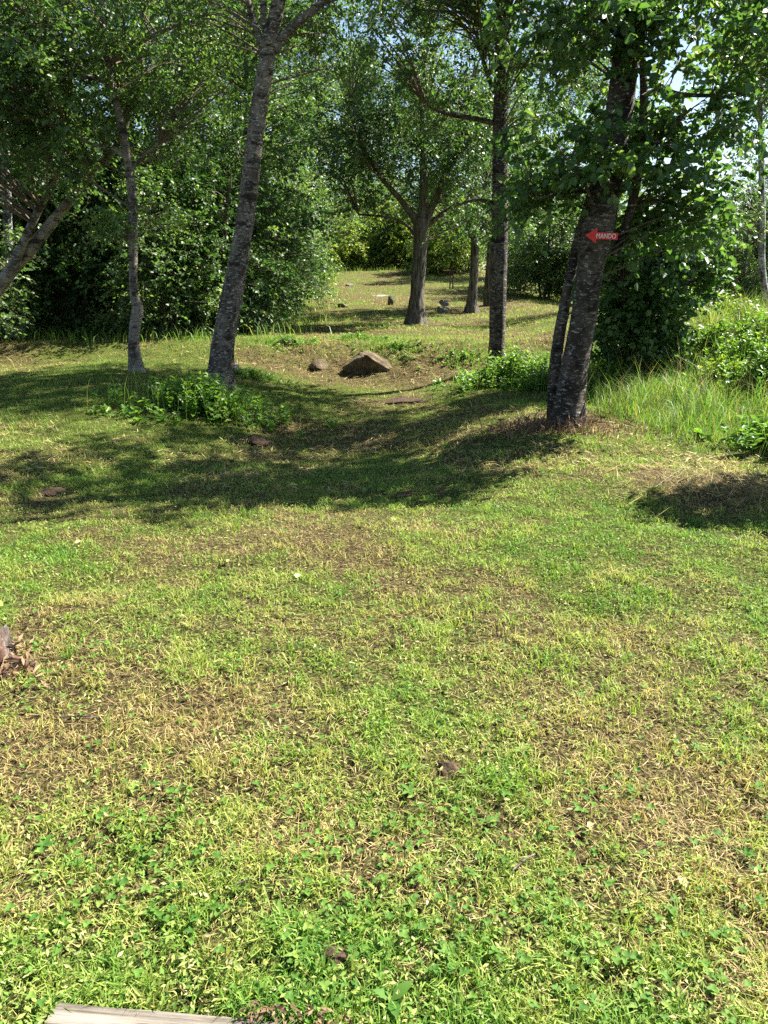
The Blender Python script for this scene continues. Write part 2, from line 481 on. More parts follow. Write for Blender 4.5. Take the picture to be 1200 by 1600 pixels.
def sprig_leaves(r, centers, dirs, lens, nl, leaf, droop, tint0, width, flat):
    """leaves along sprigs. centers, dirs (S,3), lens (S,)"""
    S = len(centers)
    t = (np.arange(nl)[None] + r.random((S, nl))) / nl
    t = 0.12 + 0.88 * t
    d = dirs[:, None]; L = lens[:, None, None]
    p = centers[:, None] + d * L * t[..., None]
    p[..., 2] -= droop * lens[:, None] * t ** 2
    side = unit(np.cross(dirs, np.array([0, 0, 1.0]) + 0.3 * r.normal(size=(S, 3))))[:, None]
    sg = np.where(np.arange(nl) % 2 == 0, 1.0, -1.0)[None, :, None]
    A = d * .6 + side * sg * .9 + r.normal(size=(S, nl, 3)) * .45
    A[..., 2] -= 0.25 + droop * .5
    Nn = np.array([0, 0, flat]) + r.normal(size=(S, nl, 3)) * .75
    size = leaf * (0.45 + 0.95 * r.random((S, nl)))
    tint = np.clip(tint0[:, None] + r.normal(size=(S, nl)) * .20, 0, 1)
    return p.reshape(-1, 3), A.reshape(-1, 3), Nn.reshape(-1, 3), size.ravel(), tint.ravel()

def build_crown(r, skel, blobs, leaf, nspr=7, nl=12, slen=0.42, droop=0.35, width=.62, shape=0, flat=.8, hollow=0.35, branch_r=1.0):
    """blobs: (cx,cy,cz,rx,ry,rz,n). skel: (K,3) points on trunk/limbs to grow from. Returns leaf geo + branch geo"""
    C = []
    for (cx, cy, cz, rx, ry, rz, n) in blobs:
        d = unit(r.normal(size=(n, 3)))
        rad = (hollow + (1 - hollow) * r.random(n) ** 0.6)[:, None]
        lump = 0.8 + 0.4 * vnoise(d[:, 0] * 2.3 + cx, d[:, 2] * 2.3 + d[:, 1] * 1.7 + cz, 3)[:, None]
        C.append(np.array([cx, cy, cz]) + d * rad * lump * np.array([rx, ry, rz]))
    C = np.vstack(C)
    # nearest skeleton point, preferring ones below the cluster
    D = C[:, None] - skel[None]
    hz = np.linalg.norm(D[..., :2], axis=-1)
    cost = np.linalg.norm(D, axis=-1) + 2.0 * np.maximum(0, 0.30 * hz - D[..., 2])
    o = skel[np.argmin(cost, 1)]
    dv = C - o
    L = np.linalg.norm(dv, axis=1)
    parts = []
    for a, b, l in zip(o, C, L):
        if l < 0.12: continue
        mid = (a + b) / 2 + np.array([0, 0, 0.10 * l]) + r.normal(size=3) * 0.06 * l
        rr = branch_r * (0.006 + 0.006 * l)
        q = np.array([[*a, rr], [*mid, rr * .7], [*b, rr * .28]])
        parts.append(tube(q, 6, 4 if l < 2 else 5))
    e = unit(dv + 1e-6)
    # sprigs
    cc = np.repeat(C, nspr, 0); ee = np.repeat(e, nspr, 0)
    dirs = ee * .55 + unit(r.normal(size=cc.shape)) * 1.0
    dirs[:, 2] *= .75
    dirs = unit(dirs)
    cc = cc - ee * (r.random(len(cc)) * 0.35 * np.minimum(np.repeat(L, nspr), slen * 2.5))[:, None]
    lens = slen * (0.55 + 0.8 * r.random(len(cc)))
    tint0 = np.repeat(np.clip(0.40 + r.normal(size=len(C)) * .24, 0, 1), nspr)
    p, A, Nn, size, tint = sprig_leaves(r, cc, dirs, lens, nl, leaf, droop, tint0, width, flat)
    v, fs, t = leaf_geo(p, A, Nn, size, width, shape, tint)
    # thin sprig stems
    tip = cc + dirs * lens[:, None]; tip[:, 2] -= droop * lens
    return v, fs, t, parts, (cc, tip)

def thin_twigs(cc, tip, w=0.0035):
    d = tip - cc
    s = unit(np.cross(d, [0.3, 0.2, 1.0])) * w
    v = np.stack([cc - s, cc + s, tip], 1).reshape(-1, 3)
    return v, np.arange(len(v)).reshape(-1, 3)

def make_tree(name, label, cat, stems, limbs, blobs, leafmat, bark, seed, leaf=0.06, group=None, sides=16, rings=40, rough=.06,
              flare=.5, trunk_name='trunk', lobes=5, twigs=True, extra_skel=None, **ck):
    r = np.random.default_rng(seed)
    base = np.array(stems[0][0][:3], float)
    root = empty(name, base, label, cat, group)
    off = np.array([*base, 0.0])
    skel = []
    for i, s in enumerate(stems):
        s = np.array(s, float) - off
        v, q = tube(s, rings if i == 0 else max(16, rings * 2 // 3), sides, seed + i, rough, flare if i == 0 else flare * .5, lobes)
        link(trunk_name, mesh_np(trunk_name, v, [q], None, True), bark, root)
        c = catmull(s, 24)[:, :3]; skel.append(c[5:])
    for i, s in enumerate(limbs):
        s = np.array(s, float) - off
        v, q = tube(s, 20, max(6, sides // 2), seed + 20 + i, rough * .8)
        link('limb', mesh_np('limb', v, [q], None, True), bark, root)
        skel.append(catmull(s, 14)[3:, :3])
    skel = np.vstack(skel)
    if blobs:
        bl = [(b[0] - base[0], b[1] - base[1], b[2] - base[2], *b[3:]) for b in blobs]
        v, fs, t, parts, tw = build_crown(r, skel, bl, leaf, **ck)
        link('crown', mesh_np('crown', v, fs, {'tint': ('FACE', t)}), leafmat, root)
        if twigs:
            tv, tf = thin_twigs(*tw)
            parts.append((tv, np.hstack([tf, tf[:, 2:3]])[:, :3])) if False else None
            bv, bf = join(parts) if parts else (np.zeros((0, 3)), [])
            allv = np.vstack([bv, tv]); allf = [np.vstack(bf)] if parts else []
            allf.append(tf + len(bv))
            tag(link('branches', mesh_np('branches', allv, allf, None, False), M['twig'], root), kind='stuff')
    return root

def stem(pix, Y, base=None, dY=0.0, top=None):
    """control points from photograph pixels and widths: (px, py, width_px) at depth Y"""
    out = []
    n = len(pix)
    for i, (px, py, w) in enumerate(pix):
        y = Y + dY * i / max(1, n - 1)
        p = P(px, py, y)
        out.append([*p, 0.5 * w * y / FPX / 1.02])
    if base is not None:
        out[0][0:3] = [base[0], base[1], base[2] - 0.08]
    if top is not None:
        out += top
    return out

B = lambda px, py, Y, rx, ry, rz, n: (*P(px, py, Y), rx, ry, rz, n)

# --- leaning grey-barked tree left of the path
b = G(340, 608); Y = b[1]
lean = stem([(340, 610, 42), (350, 530, 35), (363, 460, 32), (382, 350, 27), (400, 205, 24), (420, 75, 22), (436, -5, 19)], Y, b,
            top=[[*P(455, -160, Y), .10], [*P(470, -420, Y + .3), .05]])
make_tree('birch_tree', 'leaning grey-barked birch rising from the clump of weeds by the path', 'tree', [lean],
          [stem([(416, 85, 14), (402, 50, 10), (386, -5, 8), (360, -140, 5)], Y), stem([(420, 70, 11), (412, 35, 9), (411, -5, 8), (405, -120, 5)], Y - .1),
           stem([(428, 78, 14), (455, 45, 12), (508, 0, 10), (600, -90, 6)], Y)],
          [B(440, -230, Y, 2.4, 2.2, 1.1, 46), B(460, -480, Y, 2.0, 2.0, 1.5, 16), B(330, 10, Y + .6, 1.0, .7, .5, 14), B(540, -30, Y + .6, .8, .7, .45, 14), B(480, 60, Y + 1.2, .7, .7, .5, 12)],
          M['leaf_birch'], M['bark_pale'], 101, leaf=.065, sides=28, rings=110, rough=.09, flare=.7, nl=14, nspr=6, slen=.55, droop=.8)

# --- slender tree with a swelling low on its trunk
b = G(213, 580); Y = b[1]
slim = stem([(213, 584, 24), (209, 540, 17), (212, 503, 17), (215, 482, 17), (209, 455, 13), (208, 400, 13), (206, 300, 13), (192, 205, 12), (172, 115, 10), (160, 0, 9)], Y, b,
            top=[[*P(150, -200, Y), .07], [*P(140, -420, Y), .04]])
make_tree('slender_tree', 'slender pale tree with a swollen bend low on its trunk, before the dark wood', 'tree', [slim],
          [stem([(200, 250, 8), (180, 235, 7), (150, 228, 5), (90, 200, 4)], Y), stem([(205, 268, 5), (222, 245, 4), (248, 225, 3)], Y),
           stem([(176, 130, 7), (120, 118, 6), (60, 125, 4)], Y), stem([(170, 100, 7), (230, 60, 6), (300, 30, 4)], Y)],
          [B(120, 90, Y, 1.9, 1.6, .9, 72), B(260, 50, Y + .3, 1.4, 1.4, .9, 60), B(150, -190, Y, 2.2, 2.0, 1.2, 40), B(250, 190, Y + .5, .9, .9, .5, 22), B(40, 200, Y, .9, .8, .6, 20),
           B(200, 345, Y + .3, .9, .8, .3, 18)],
          M['leaf_birch'], M['bark_grey'], 102, leaf=.065, sides=22, rings=110, rough=.07, flare=.55, lobes=3, nl=12, slen=.45, droop=.4)

# --- leaning forked tree at the left edge
Y = 13.2; bx = P(-70, 560, Y)
b = onground(bx[0], Y)
fork = stem([(-70, 560, 26), (-30, 495, 23), (12, 430, 20), (55, 380, 18), (100, 325, 14), (145, 270, 11), (185, 222, 9)], Y, b, top=[[*P(215, 120, Y), .06], [*P(235, -40, Y), .04]])
fork2 = stem([(25, 405, 14), (45, 360, 12), (62, 325, 11), (82, 290, 9), (98, 240, 8), (110, 150, 6), (115, 20, 5)], Y - .15)
make_tree('forked_tree', 'forked smooth-barked tree slanting in from the left edge of the photo', 'tree', [fork, fork2], [],
          [B(60, 130, Y - 1.0, 1.6, 1.4, 1.2, 70), B(10, 60, Y - 2.0, 1.1, 1.0, .9, 40), B(-120, 100, Y - .5, 2.2, 2, 2, 90), B(60, -200, Y - .5, 2.2, 2.0, 1.2, 40), B(220, -30, Y, 1.4, 1.4, 1.0, 36)],
          M['leaf_alder'], M['bark_grey'], 103, leaf=.075, sides=20, rings=70, rough=.09, flare=.4, nl=12, slen=.45, droop=.35)

# --- white birch trunk behind it
b = onground(P(28, 520, 16.2)[0], 16.2)
Y = 16.2
wb = stem([(28, 540, 20), (24, 480, 17), (16, 420, 15), (13, 380, 14), (8, 250, 13), (0, 60, 11)], Y, b, top=[[*P(-5, -150, Y), .06]])
make_tree('birch_tree', 'white birch trunk standing in shade behind the slanting forked tree', 'tree', [wb], [],
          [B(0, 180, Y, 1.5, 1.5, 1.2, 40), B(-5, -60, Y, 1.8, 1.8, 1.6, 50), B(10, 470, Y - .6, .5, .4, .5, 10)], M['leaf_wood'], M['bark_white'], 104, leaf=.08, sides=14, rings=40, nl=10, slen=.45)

# --- tall dark trunk right of centre
b = G(777, 580); Y = b[1]
tall = stem([(777, 584, 33), (776, 545, 25), (779, 450, 25), (781, 350, 24), (781, 230, 21), (784, 100, 20), (787, -5, 18)], Y, b, top=[[*P(790, -200, Y), .11], [*P(795, -520, Y), .06]])
make_tree('birch_tree', 'tall straight dark-barked birch right of the tan boulder, brush at its foot', 'tree', [tall],
          [stem([(778, 194, 9), (745, 186, 7), (700, 178, 6), (668, 165, 4)], Y), stem([(782, 108, 9), (815, 103, 8), (850, 104, 6), (880, 130, 4)], Y), stem([(776, 318, 6), (745, 312, 5), (715, 320, 3)], Y),
           stem([(774, 150, 7), (760, 110, 6), (748, 70, 5), (740, 20, 4)], Y)],
          [B(700, 40, Y, 1.5, 1.4, .8, 56), B(860, 60, Y - .4, 1.2, 1.3, .7, 50), (2.5, 11.8, 6.1, 2.1, 1.3, .9, 52), B(780, -150, Y, 2.8, 2.6, 1.5, 150), B(790, -420, Y, 2.2, 2.2, 1.5, 40), B(690, 160, Y, .7, .7, .4, 14), B(860, 150, Y, .7, .8, .4, 18), B(720, 330, Y, .4, .4, .25, 6)],
          M['leaf_alder'], M['bark_dark'], 105, leaf=.065, sides=24, rings=110, rough=.09, flare=.5, nl=14, nspr=6, slen=.52, droop=.7)

# --- the sign tree: two stems grown together, third thin stem
b = G(886, 664); SY = Y = b[1]
sg1 = stem([(886, 668, 54), (892, 610, 44), (902, 550, 41), (912, 495, 39), (921, 430, 39), (930, 370, 49), (946, 300, 44), (964, 200, 40), (977, 100, 37), (984, 10, 33)], Y, b,
           top=[[*P(992, -150, Y), .12], [*P(1010, -400, Y + .2), .07]])
sg2 = stem([(868, 690, 28), (867, 640, 24), (868, 580, 21), (873, 530, 18), (880, 490, 17), (889, 440, 15), (900, 395, 18), (925, 320, 24), (955, 220, 16)], Y + .16)
sg3 = stem([(960, 400, 12), (985, 330, 13), (1000, 250, 13), (1006, 170, 12), (1004, 90, 9), (1000, -60, 7)], Y + .15)
make_tree('alder_tree', 'thick leaning twin-stemmed alder that carries the red arrow sign', 'tree', [sg1, sg2, sg3],
          [stem([(1004, 152, 8), (1030, 140, 7), (1070, 148, 6), (1150, 150, 4)], Y), stem([(1000, 260, 7), (1040, 205, 6), (1080, 170, 4)], Y - .1), stem([(930, 330, 6), (915, 290, 5), (900, 265, 3)], Y - .2),
           stem([(935, 300, 6), (890, 300, 5), (840, 310, 3)], Y - .1), stem([(970, 60, 9), (920, 5, 8), (860, -60, 5)], Y - .1)],
          [B(1080, 90, Y, .85, .8, .6, 30), B(1110, 230, Y - .1, .75, .7, .5, 24), B(1010, 250, Y + .1, .40, .5, .45, 13), B(940, 240, Y - .35, .30, .25, .35, 9), B(870, 240, Y + .2, .6, .5, .38, 14),
           B(850, 300, Y + .2, .35, .4, .18, 7), B(960, 15, Y - .5, .8, .5, .16, 10), B(1110, 10, Y - .3, .9, .7, .4, 16), (3.2, 9.7, 5.7, 2.0, 1.0, .8, 32), B(960, -190, Y + .8, 2.3, 1.4, .9, 38), B(1000, -430, Y + 1.3, 2.3, 1.5, 1.2, 26), B(1060, 340, Y + .3, .5, .5, .32, 14), B(1010, 335, Y + .4, .28, .25, .28, 7),
           B(880, 40, Y, .6, .6, .3, 9)],
          M['leaf_alder'], M['bark_dark'], 106, leaf=.072, sides=36, rings=150, rough=.10, flare=.55, lobes=5, nspr=6, nl=11, slen=.36, droop=.35, shape=1, width=.72, branch_r=.6)

# --- dark rounded bush behind the sign tree
b = G(990, 582); Y = b[1]
make_tree('alder_bush', 'dark round-leaved bush just right of and behind the sign tree', 'bush',
          [stem([(990, 584, 9), (985, 520, 7), (975, 440, 5)], Y, b), stem([(995, 580, 9), (1010, 500, 7), (1030, 420, 4)], Y), stem([(1000, 580, 8), (1040, 520, 6), (1060, 450, 4)], Y)], [],
          [B(1000, 440, Y, .85, .8, .75, 95), B(1015, 530, Y, .55, .7, .35, 50), B(960, 510, Y, .30, .4, .42, 26), B(1060, 400, Y + .2, .75, .7, .5, 46), B(990, 370, Y + .3, .6, .6, .4, 34)],
          M['leaf_alder'], M['bark_dark'], 107, leaf=.075, sides=8, rings=20, trunk_name='stem', flare=.2, nspr=6, nl=9, slen=.30, shape=1, width=.78, hollow=.25)

# --- furrowed tree on the hillside
b = G(650, 506); Y = b[1]
hill1 = stem([(650, 508, 36), (651, 480, 25), (653, 440, 21), (656, 400, 20), (658, 365, 22), (658, 342, 22)], Y, b)
make_tree('oak_tree', 'stout furrowed tree with spreading limbs in the middle of the grassy hill', 'tree', [hill1],
          [stem([(653, 352, 13), (640, 330, 10), (615, 300, 8), (590, 270, 6), (565, 225, 5), (545, 170, 3)], Y), stem([(658, 352, 15), (661, 320, 13), (662, 270, 11), (660, 180, 8), (665, 60, 6)], Y),
           stem([(662, 352, 15), (674, 325, 12), (690, 290, 9), (715, 230, 7), (735, 150, 5)], Y), stem([(663, 356, 9), (690, 335, 7), (720, 315, 5), (760, 290, 4)], Y + .4),
           stem([(648, 366, 7), (635, 352, 5), (610, 340, 4), (560, 335, 3)], Y + .2)],
          [B(660, 190, Y, 2.2, 2.0, 1.4, 120), B(555, 210, Y, 1.4, 1.5, 1.1, 84), B(740, 190, Y, 1.3, 1.5, 1.2, 60), B(655, 60, Y, 2.4, 2.0, 1.4, 80), B(690, 285, Y - .6, 1.2, 1.0, .35, 16), B(570, 310, Y + .5, 1.0, 1, .35, 14), B(650, -90, Y, 2.0, 2.0, 1.2, 30), B(740, 330, Y + 1, 1.0, 1.0, .4, 14)],
          M['leaf_oak'], M['bark_furrow'], 108, leaf=.085, sides=30, rings=60, rough=.12, flare=.35, lobes=6, nl=11, slen=.5, droop=.35)

# --- two trees farther up on the right
b = G(736, 488); Y = b[1]
make_tree('oak_tree', 'smaller furrowed tree on the hill, just left of the tall dark birch', 'tree',
          [stem([(736, 490, 24), (738, 465, 15), (741, 420, 13), (742, 370, 12), (744, 310, 9), (746, 200, 6)], Y, b)], [stem([(742, 375, 8), (760, 350, 6), (790, 330, 4)], Y), stem([(742, 370, 8), (722, 340, 6), (700, 320, 4)], Y)],
          [B(745, 270, Y, 2.0, 1.6, 1.3, 76), B(740, 130, Y, 2.0, 1.8, 1.4, 50), B(745, 350, Y + .5, 1.6, 1.4, .5, 26)], M['leaf_oak'], M['bark_furrow'], 109, leaf=.09, sides=20, rings=40, rough=.1, flare=.4, nl=10, slen=.5)
b = G(764, 478); Y = b[1]
make_tree('oak_tree', 'shaded hill tree half hidden behind the tall dark birch', 'tree',
          [stem([(762, 480, 19), (763, 450, 13), (766, 400, 11), (770, 340, 9), (775, 250, 6)], Y, b)], [],
          [B(800, 290, Y, 2.0, 1.6, 1.3, 60), B(790, 170, Y, 2.0, 1.8, 1.4, 40)], M['leaf_oak'], M['bark_furrow'], 110, leaf=.095, sides=18, rings=36, rough=.1, flare=.3, nl=10, slen=.5)

# ------------------------------------------------------------------ woods: prototypes and copies
def proto_tree(name, seed, leafmat, bark, h=12.0, r0=.16, nblob=9, n=50, leaf=.11, wide=1.9, low=2.0):
    r = np.random.default_rng(seed)
    lx, ly = r.normal(size=2) * .5
    tr = [[0, 0, -.1, r0], [lx * .3, ly * .3, h * .3, r0 * .8], [lx * .7, ly * .7, h * .6, r0 * .5], [lx, ly, h * .92, r0 * .15]]
    bl = []
    for k in range(nblob):
        z = low + (h - low - .8) * (k + .5) / nblob
        w = wide * (0.65 + 0.5 * math.sin(math.pi * min(1, .15 + (z - low) / (h - low) * .95)))
        a = k * 2.4 + r.random()
        o = wide * .45
        bl.append((lx * z / h + math.cos(a) * o, ly * z / h + math.sin(a) * o, z, w * .75, w * .75, (h - low) / nblob * .85, n))
    return make_tree(name, '', 'tree', [tr], [], bl, leafmat, bark, seed, leaf=leaf, sides=10, rings=24, rough=.06, flare=.3, nspr=6, nl=9, slen=.55, droop=.4)

def proto_bush(name, seed, leafmat, h=3.6, n=70, leaf=.08, wide=1.3):
    r = np.random.default_rng(seed)
    st = []
    for k in range(4):
        a = k * 1.7 + r.random()
        st.append([[.1 * math.cos(a), .1 * math.sin(a), -.05, .035], [.35 * math.cos(a), .35 * math.sin(a), h * .4, .025], [.6 * math.cos(a), .6 * math.sin(a), h * .8, .01]])
    bl = [(0, 0, h * .5, wide, wide, h * .42, int(n * 1.6)), (.5, -.3, h * .25, wide * .85, wide * .85, h * .25, n), (-.5, .2, h * .3, wide * .8, wide * .8, h * .28, n), (0, .1, h * .8, wide * .7, wide * .7, h * .25, n // 2)]
    return make_tree(name, '', 'bush', st, [], bl, leafmat, M['twig'], seed, leaf=leaf, sides=6, rings=12, flare=.1, trunk_name='stem', nspr=6, nl=9, slen=.42, droop=.3, hollow=.3)

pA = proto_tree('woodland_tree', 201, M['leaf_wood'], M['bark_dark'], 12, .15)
pB = proto_tree('woodland_tree', 202, M['leaf_birch'], M['bark_pale'], 13.5, .13, 10, 46, .10, 1.8, 2.6)
pC = proto_tree('woodland_tree', 203, M['leaf_alder'], M['bark_grey'], 10.5, .14, 8, 54, .11, 2.1, 1.2)
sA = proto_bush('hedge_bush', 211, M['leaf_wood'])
sB = proto_bush('hedge_bush', 212, M['leaf_birch'], 3.2, 64, .075, 1.35)
sL = proto_bush('lime_bush', 213, M['leaf_lime'], 2.6, 60, .09, 1.4)

def place(proto, px, Y, rz, s, label, group, used={}, name=None):
    x = (px - 600) / FPX * Y * 1.03
    loc = onground(x, Y, -.05)
    if proto.name not in used:
        used[proto.name] = 1
        proto.location = loc; proto.rotation_euler = (0, 0, rz); proto.scale = (s, s, s)
        proto['label'] = label; proto['group'] = group
        return proto
    return copy_tree(proto, loc, rz, s, label, group)

HG = 'bushes of the hedge along the left of the hill'
place(sA, 352, 17.0, .3, 1.10, 'dense dark hedge bush, nearest of the row beside the hill', HG)
place(sB, 400, 18.2, 2.1, 1.05, 'glossy hedge bush filling the corner where lawn meets the hill', HG)
place(sA, 420, 21.0, 1.1, 1.15, 'shaded hedge bush, third along the hill row', HG)
place(sB, 447, 25.0, 4.0, 1.20, 'paler hedge bush halfway up the left of the hill', HG)
place(sA, 470, 30.0, 5.1, 1.25, 'upper hedge bush near the hilltop on its left', HG)
place(sL, 492, 33.0, 5.1, .95, 'small yellow-green bush ending the hedge by the hilltop', HG)
WG = 'bushes of the dark wood at the left'
place(sA, 300, 17.8, 2.2, 1.2, 'wood-edge bush behind the leaning birch trunk', WG)
place(sB, 285, 16.2, .8, .95, 'light-leaved bush left of the leaning birch trunk', WG)
place(sA, 215, 18.0, 3.9, 1.25, 'dark bush behind the slender tree with a bend', WG)
place(sA, 135, 17.4, 5.5, 1.2, 'dark bush between slender tree and slanting forked tree', WG)
place(sA, 60, 18.0, 1.9, 1.3, 'dark bush deep behind the slanting forked tree', WG)
place(sB, -30, 15.2, 3.0, 1.0, 'leafy bush at the left edge under the forked tree', WG)
place(sA, 170, 20.5, .2, 1.6, 'tall dark bush deep inside the left wood', WG)
place(sA, 290, 20.5, 4.2, 1.6, 'tall dark bush behind the light-leaved bush in the wood', WG)
LG = 'trees of the wood at the left'
place(pA, 95, 19.0, .4, .85, 'dark woodland tree behind the slanting forked tree', LG)
place(pC, 250, 20.0, 1.3, .85, 'broad low-crowned woodland tree right of the slender tree', LG)
place(pB, 330, 22.0, 2.2, 1.0, 'light-leaved woodland tree just left of the leaning birch', LG)
place(pC, 405, 19.5, 3.3, .85, 'leafy tree rising straight above the nearest hedge bush', LG)
place(pA, 430, 25.0, 3.3, .85, 'woodland tree above the hedge, right of the leaning birch', LG)
place(pA, 10, 22.0, 5.0, 1.15, 'tall woodland tree at the far left edge of the wood', LG)
place(pC, -60, 17.5, .9, 1.1, 'spreading woodland tree beyond the left edge of the photo', LG)
place(pB, 515, 37.0, 4.9, 1.0, 'pale birch above the upper hedge, left of the furrowed tree crown', LG)
place(pB, 462, 29.0, 2.9, .95, 'light birch behind the hedge, between the leaning birch and the furrowed tree', LG)
place(pB, 480, 37.0, 1.4, .85, 'birch at the end of the hedge beside the hilltop', LG)
TG = 'bushes along the hilltop'
place(sL, 545, 43.0, 1.0, 1.1, 'yellow-green bush at the left end of the hilltop', TG)
place(sB, 580, 45.0, 2.0, 1.4, 'grey-green bush in the gap at the top of the hill', TG)
place(sL, 618, 44.0, 3.0, 1.3, 'tall yellow-green bush on the hilltop just left of the furrowed tree', TG)
place(sL, 690, 41.0, 4.0, 1.35, 'bright lime bush on the hilltop right of the furrowed tree', TG)
place(sB, 725, 43.0, 5.0, 1.2, 'leafy bush on the hilltop behind the rusty stand', TG)
place(sL, 560, 48.0, 4.7, 1.6, 'tall yellow-green bush behind the grey-green hilltop bush', TG)
place(sB, 640, 48.0, 1.7, 1.5, 'bush on the hilltop seen just left of the furrowed trunk', TG)
place(sA, 662, 46.0, 5.7, 1.5, 'hilltop bush hidden behind the furrowed tree', TG)
BG = 'trees behind the hilltop'
place(pA, 540, 50.0, 0.5, 1.1, 'tree behind the hilltop above the yellow-green bush', BG)
place(pC, 610, 52.0, 1.9, 1.2, 'broad tree behind the hilltop, left of the furrowed tree', BG)
place(pA, 690, 56.0, 2.7, 1.0, 'tree behind the hilltop above the lime bush', BG)
place(pB, 575, 62.0, 3.0, 1.1, 'tall distant birch in the gap above the hilltop', BG)
place(pC, 760, 52.0, 3.6, 1.0, 'tree behind the tall dark birch at the hill edge', BG)
RG = 'bushes and low trees at the right end of the hill'
place(sB, 835, 31.0, .7, 1.4, 'pale bush behind the field, left of the sign tree', RG)
place(sB, 795, 34.0, 1.9, 1.4, 'bush behind the field beside the tall dark birch', RG)
place(sB, 872, 30.0, 2.9, 1.35, 'bush at the field edge hidden by the sign tree', RG)
place(pB, 850, 41.0, .7, .95, 'light-leaved tree above the field, left of the sign tree', RG)
place(pC, 915, 43.0, 1.5, 1.0, 'tree behind the sign tree', RG)
place(pB, 800, 47.0, 2.3, 1.0, 'pale tree behind the field bushes by the tall birch', RG)
place(pA, 1130, 34.0, 4.5, .5, 'dark distant tree above the parked cars', RG)
place(pC, 1040, 36.0, 3.1, .5, 'distant tree behind the round-leaved bush', RG)
place(pC, 1125, 31.0, 5.3, .62, 'leafy tree past the dark round-leaved bush, left of the cars', RG)
place(pA, 1178, 33.0, 2.2, .62, 'dark tree behind the thin pale birch at the right edge', RG)
place(pC, 1165, 40.0, .6, .62, 'distant tree behind the parked cars', RG)
place(sA, 1140, 38.0, 2.6, 1.7, 'distant dark bush behind the blue car', RG)
place(sA, 1195, 39.0, 3.3, 1.8, 'distant dark bush behind the white car', RG)
place(sB, 1060, 37.0, 1.6, 1.6, 'distant bush past the dark round-leaved bush', RG)
place(pA, 1215, 30.0, 1.1, .9, 'distant tree at the right edge beyond the weeds', RG)
place(sB, 960, 28.0, 5.0, 1.3, 'bush behind the sign tree at the field edge', RG)
place(sA, 1090, 33.0, .9, 1.3, 'dark distant bush left of the parked cars', RG)

b = onground(6.7, 12.6)
make_tree('alder_tree', 'alder with its crown over the right bank, beyond the dark round-leaved bush', 'tree',
          [[[*b, .13], [6.6, 12.6, b[2] + 2.5, .11], [6.5, 12.5, b[2] + 5, .08], [6.4, 12.4, b[2] + 9, .03]]], [],
          [(6.0, 12.2, b[2] + 5.2, 2.0, 1.9, 1.2, 70), (6.4, 12.4, b[2] + 7.4, 2.1, 2.1, 1.4, 66), (5.6, 12, b[2] + 3.8, 1.2, 1.2, .7, 40), (4.9, 10.9, b[2] + 5.0, 1.5, 1.3, .9, 46)], M['leaf_alder'], M['bark_dark'], 113, leaf=.085, sides=14, rings=30, nl=11, slen=.45)

# thin pale birch at the right edge
b = onground((1193 - 600) / FPX * 23 * 1.03, 23.0)
Y = 23.0
make_tree('birch_tree', 'thin pale birch trunk at the right edge beyond the weeds', 'tree',
          [stem([(1194, 500, 11), (1193, 440, 10), (1191, 330, 9), (1188, 180, 7), (1185, 0, 5)], Y, b)], [],
          [B(1190, 180, Y, 1.6, 1.6, 1.6, 60), B(1180, 30, Y, 1.8, 1.8, 1.6, 60), B(1150, 330, Y, 1.0, 1.0, .8, 24)], M['leaf_birch'], M['bark_white'], 111, leaf=.09, sides=10, rings=24, nl=9, slen=.5)

# leafy tree just outside the frame at the right: its shade falls on the straw
b = onground(4.9, 6.2)
make_tree('alder_bush', 'leafy alder bush just outside the right edge, its shade on the straw', 'bush',
          [[[*b, .04], [4.85, 6.2, b[2] + 1.2, .035], [4.7, 6.1, b[2] + 2.6, .015]], [[4.95, 6.25, b[2], .03], [5.2, 6.3, b[2] + 1.5, .02], [5.3, 6.3, b[2] + 2.4, .01]]], [],
          [(4.75, 6.1, b[2] + 2.0, .75, .55, .75, 50), (5.1, 6.3, b[2] + 1.2, .7, .6, .6, 30), (4.35, 5.95, b[2] + 2.3, .65, .35, .3, 24)], M['leaf_alder'], M['bark_grey'], 112, leaf=.085, sides=8, rings=16, trunk_name='stem', nl=9, nspr=6, slen=.32, shape=1, width=.75)

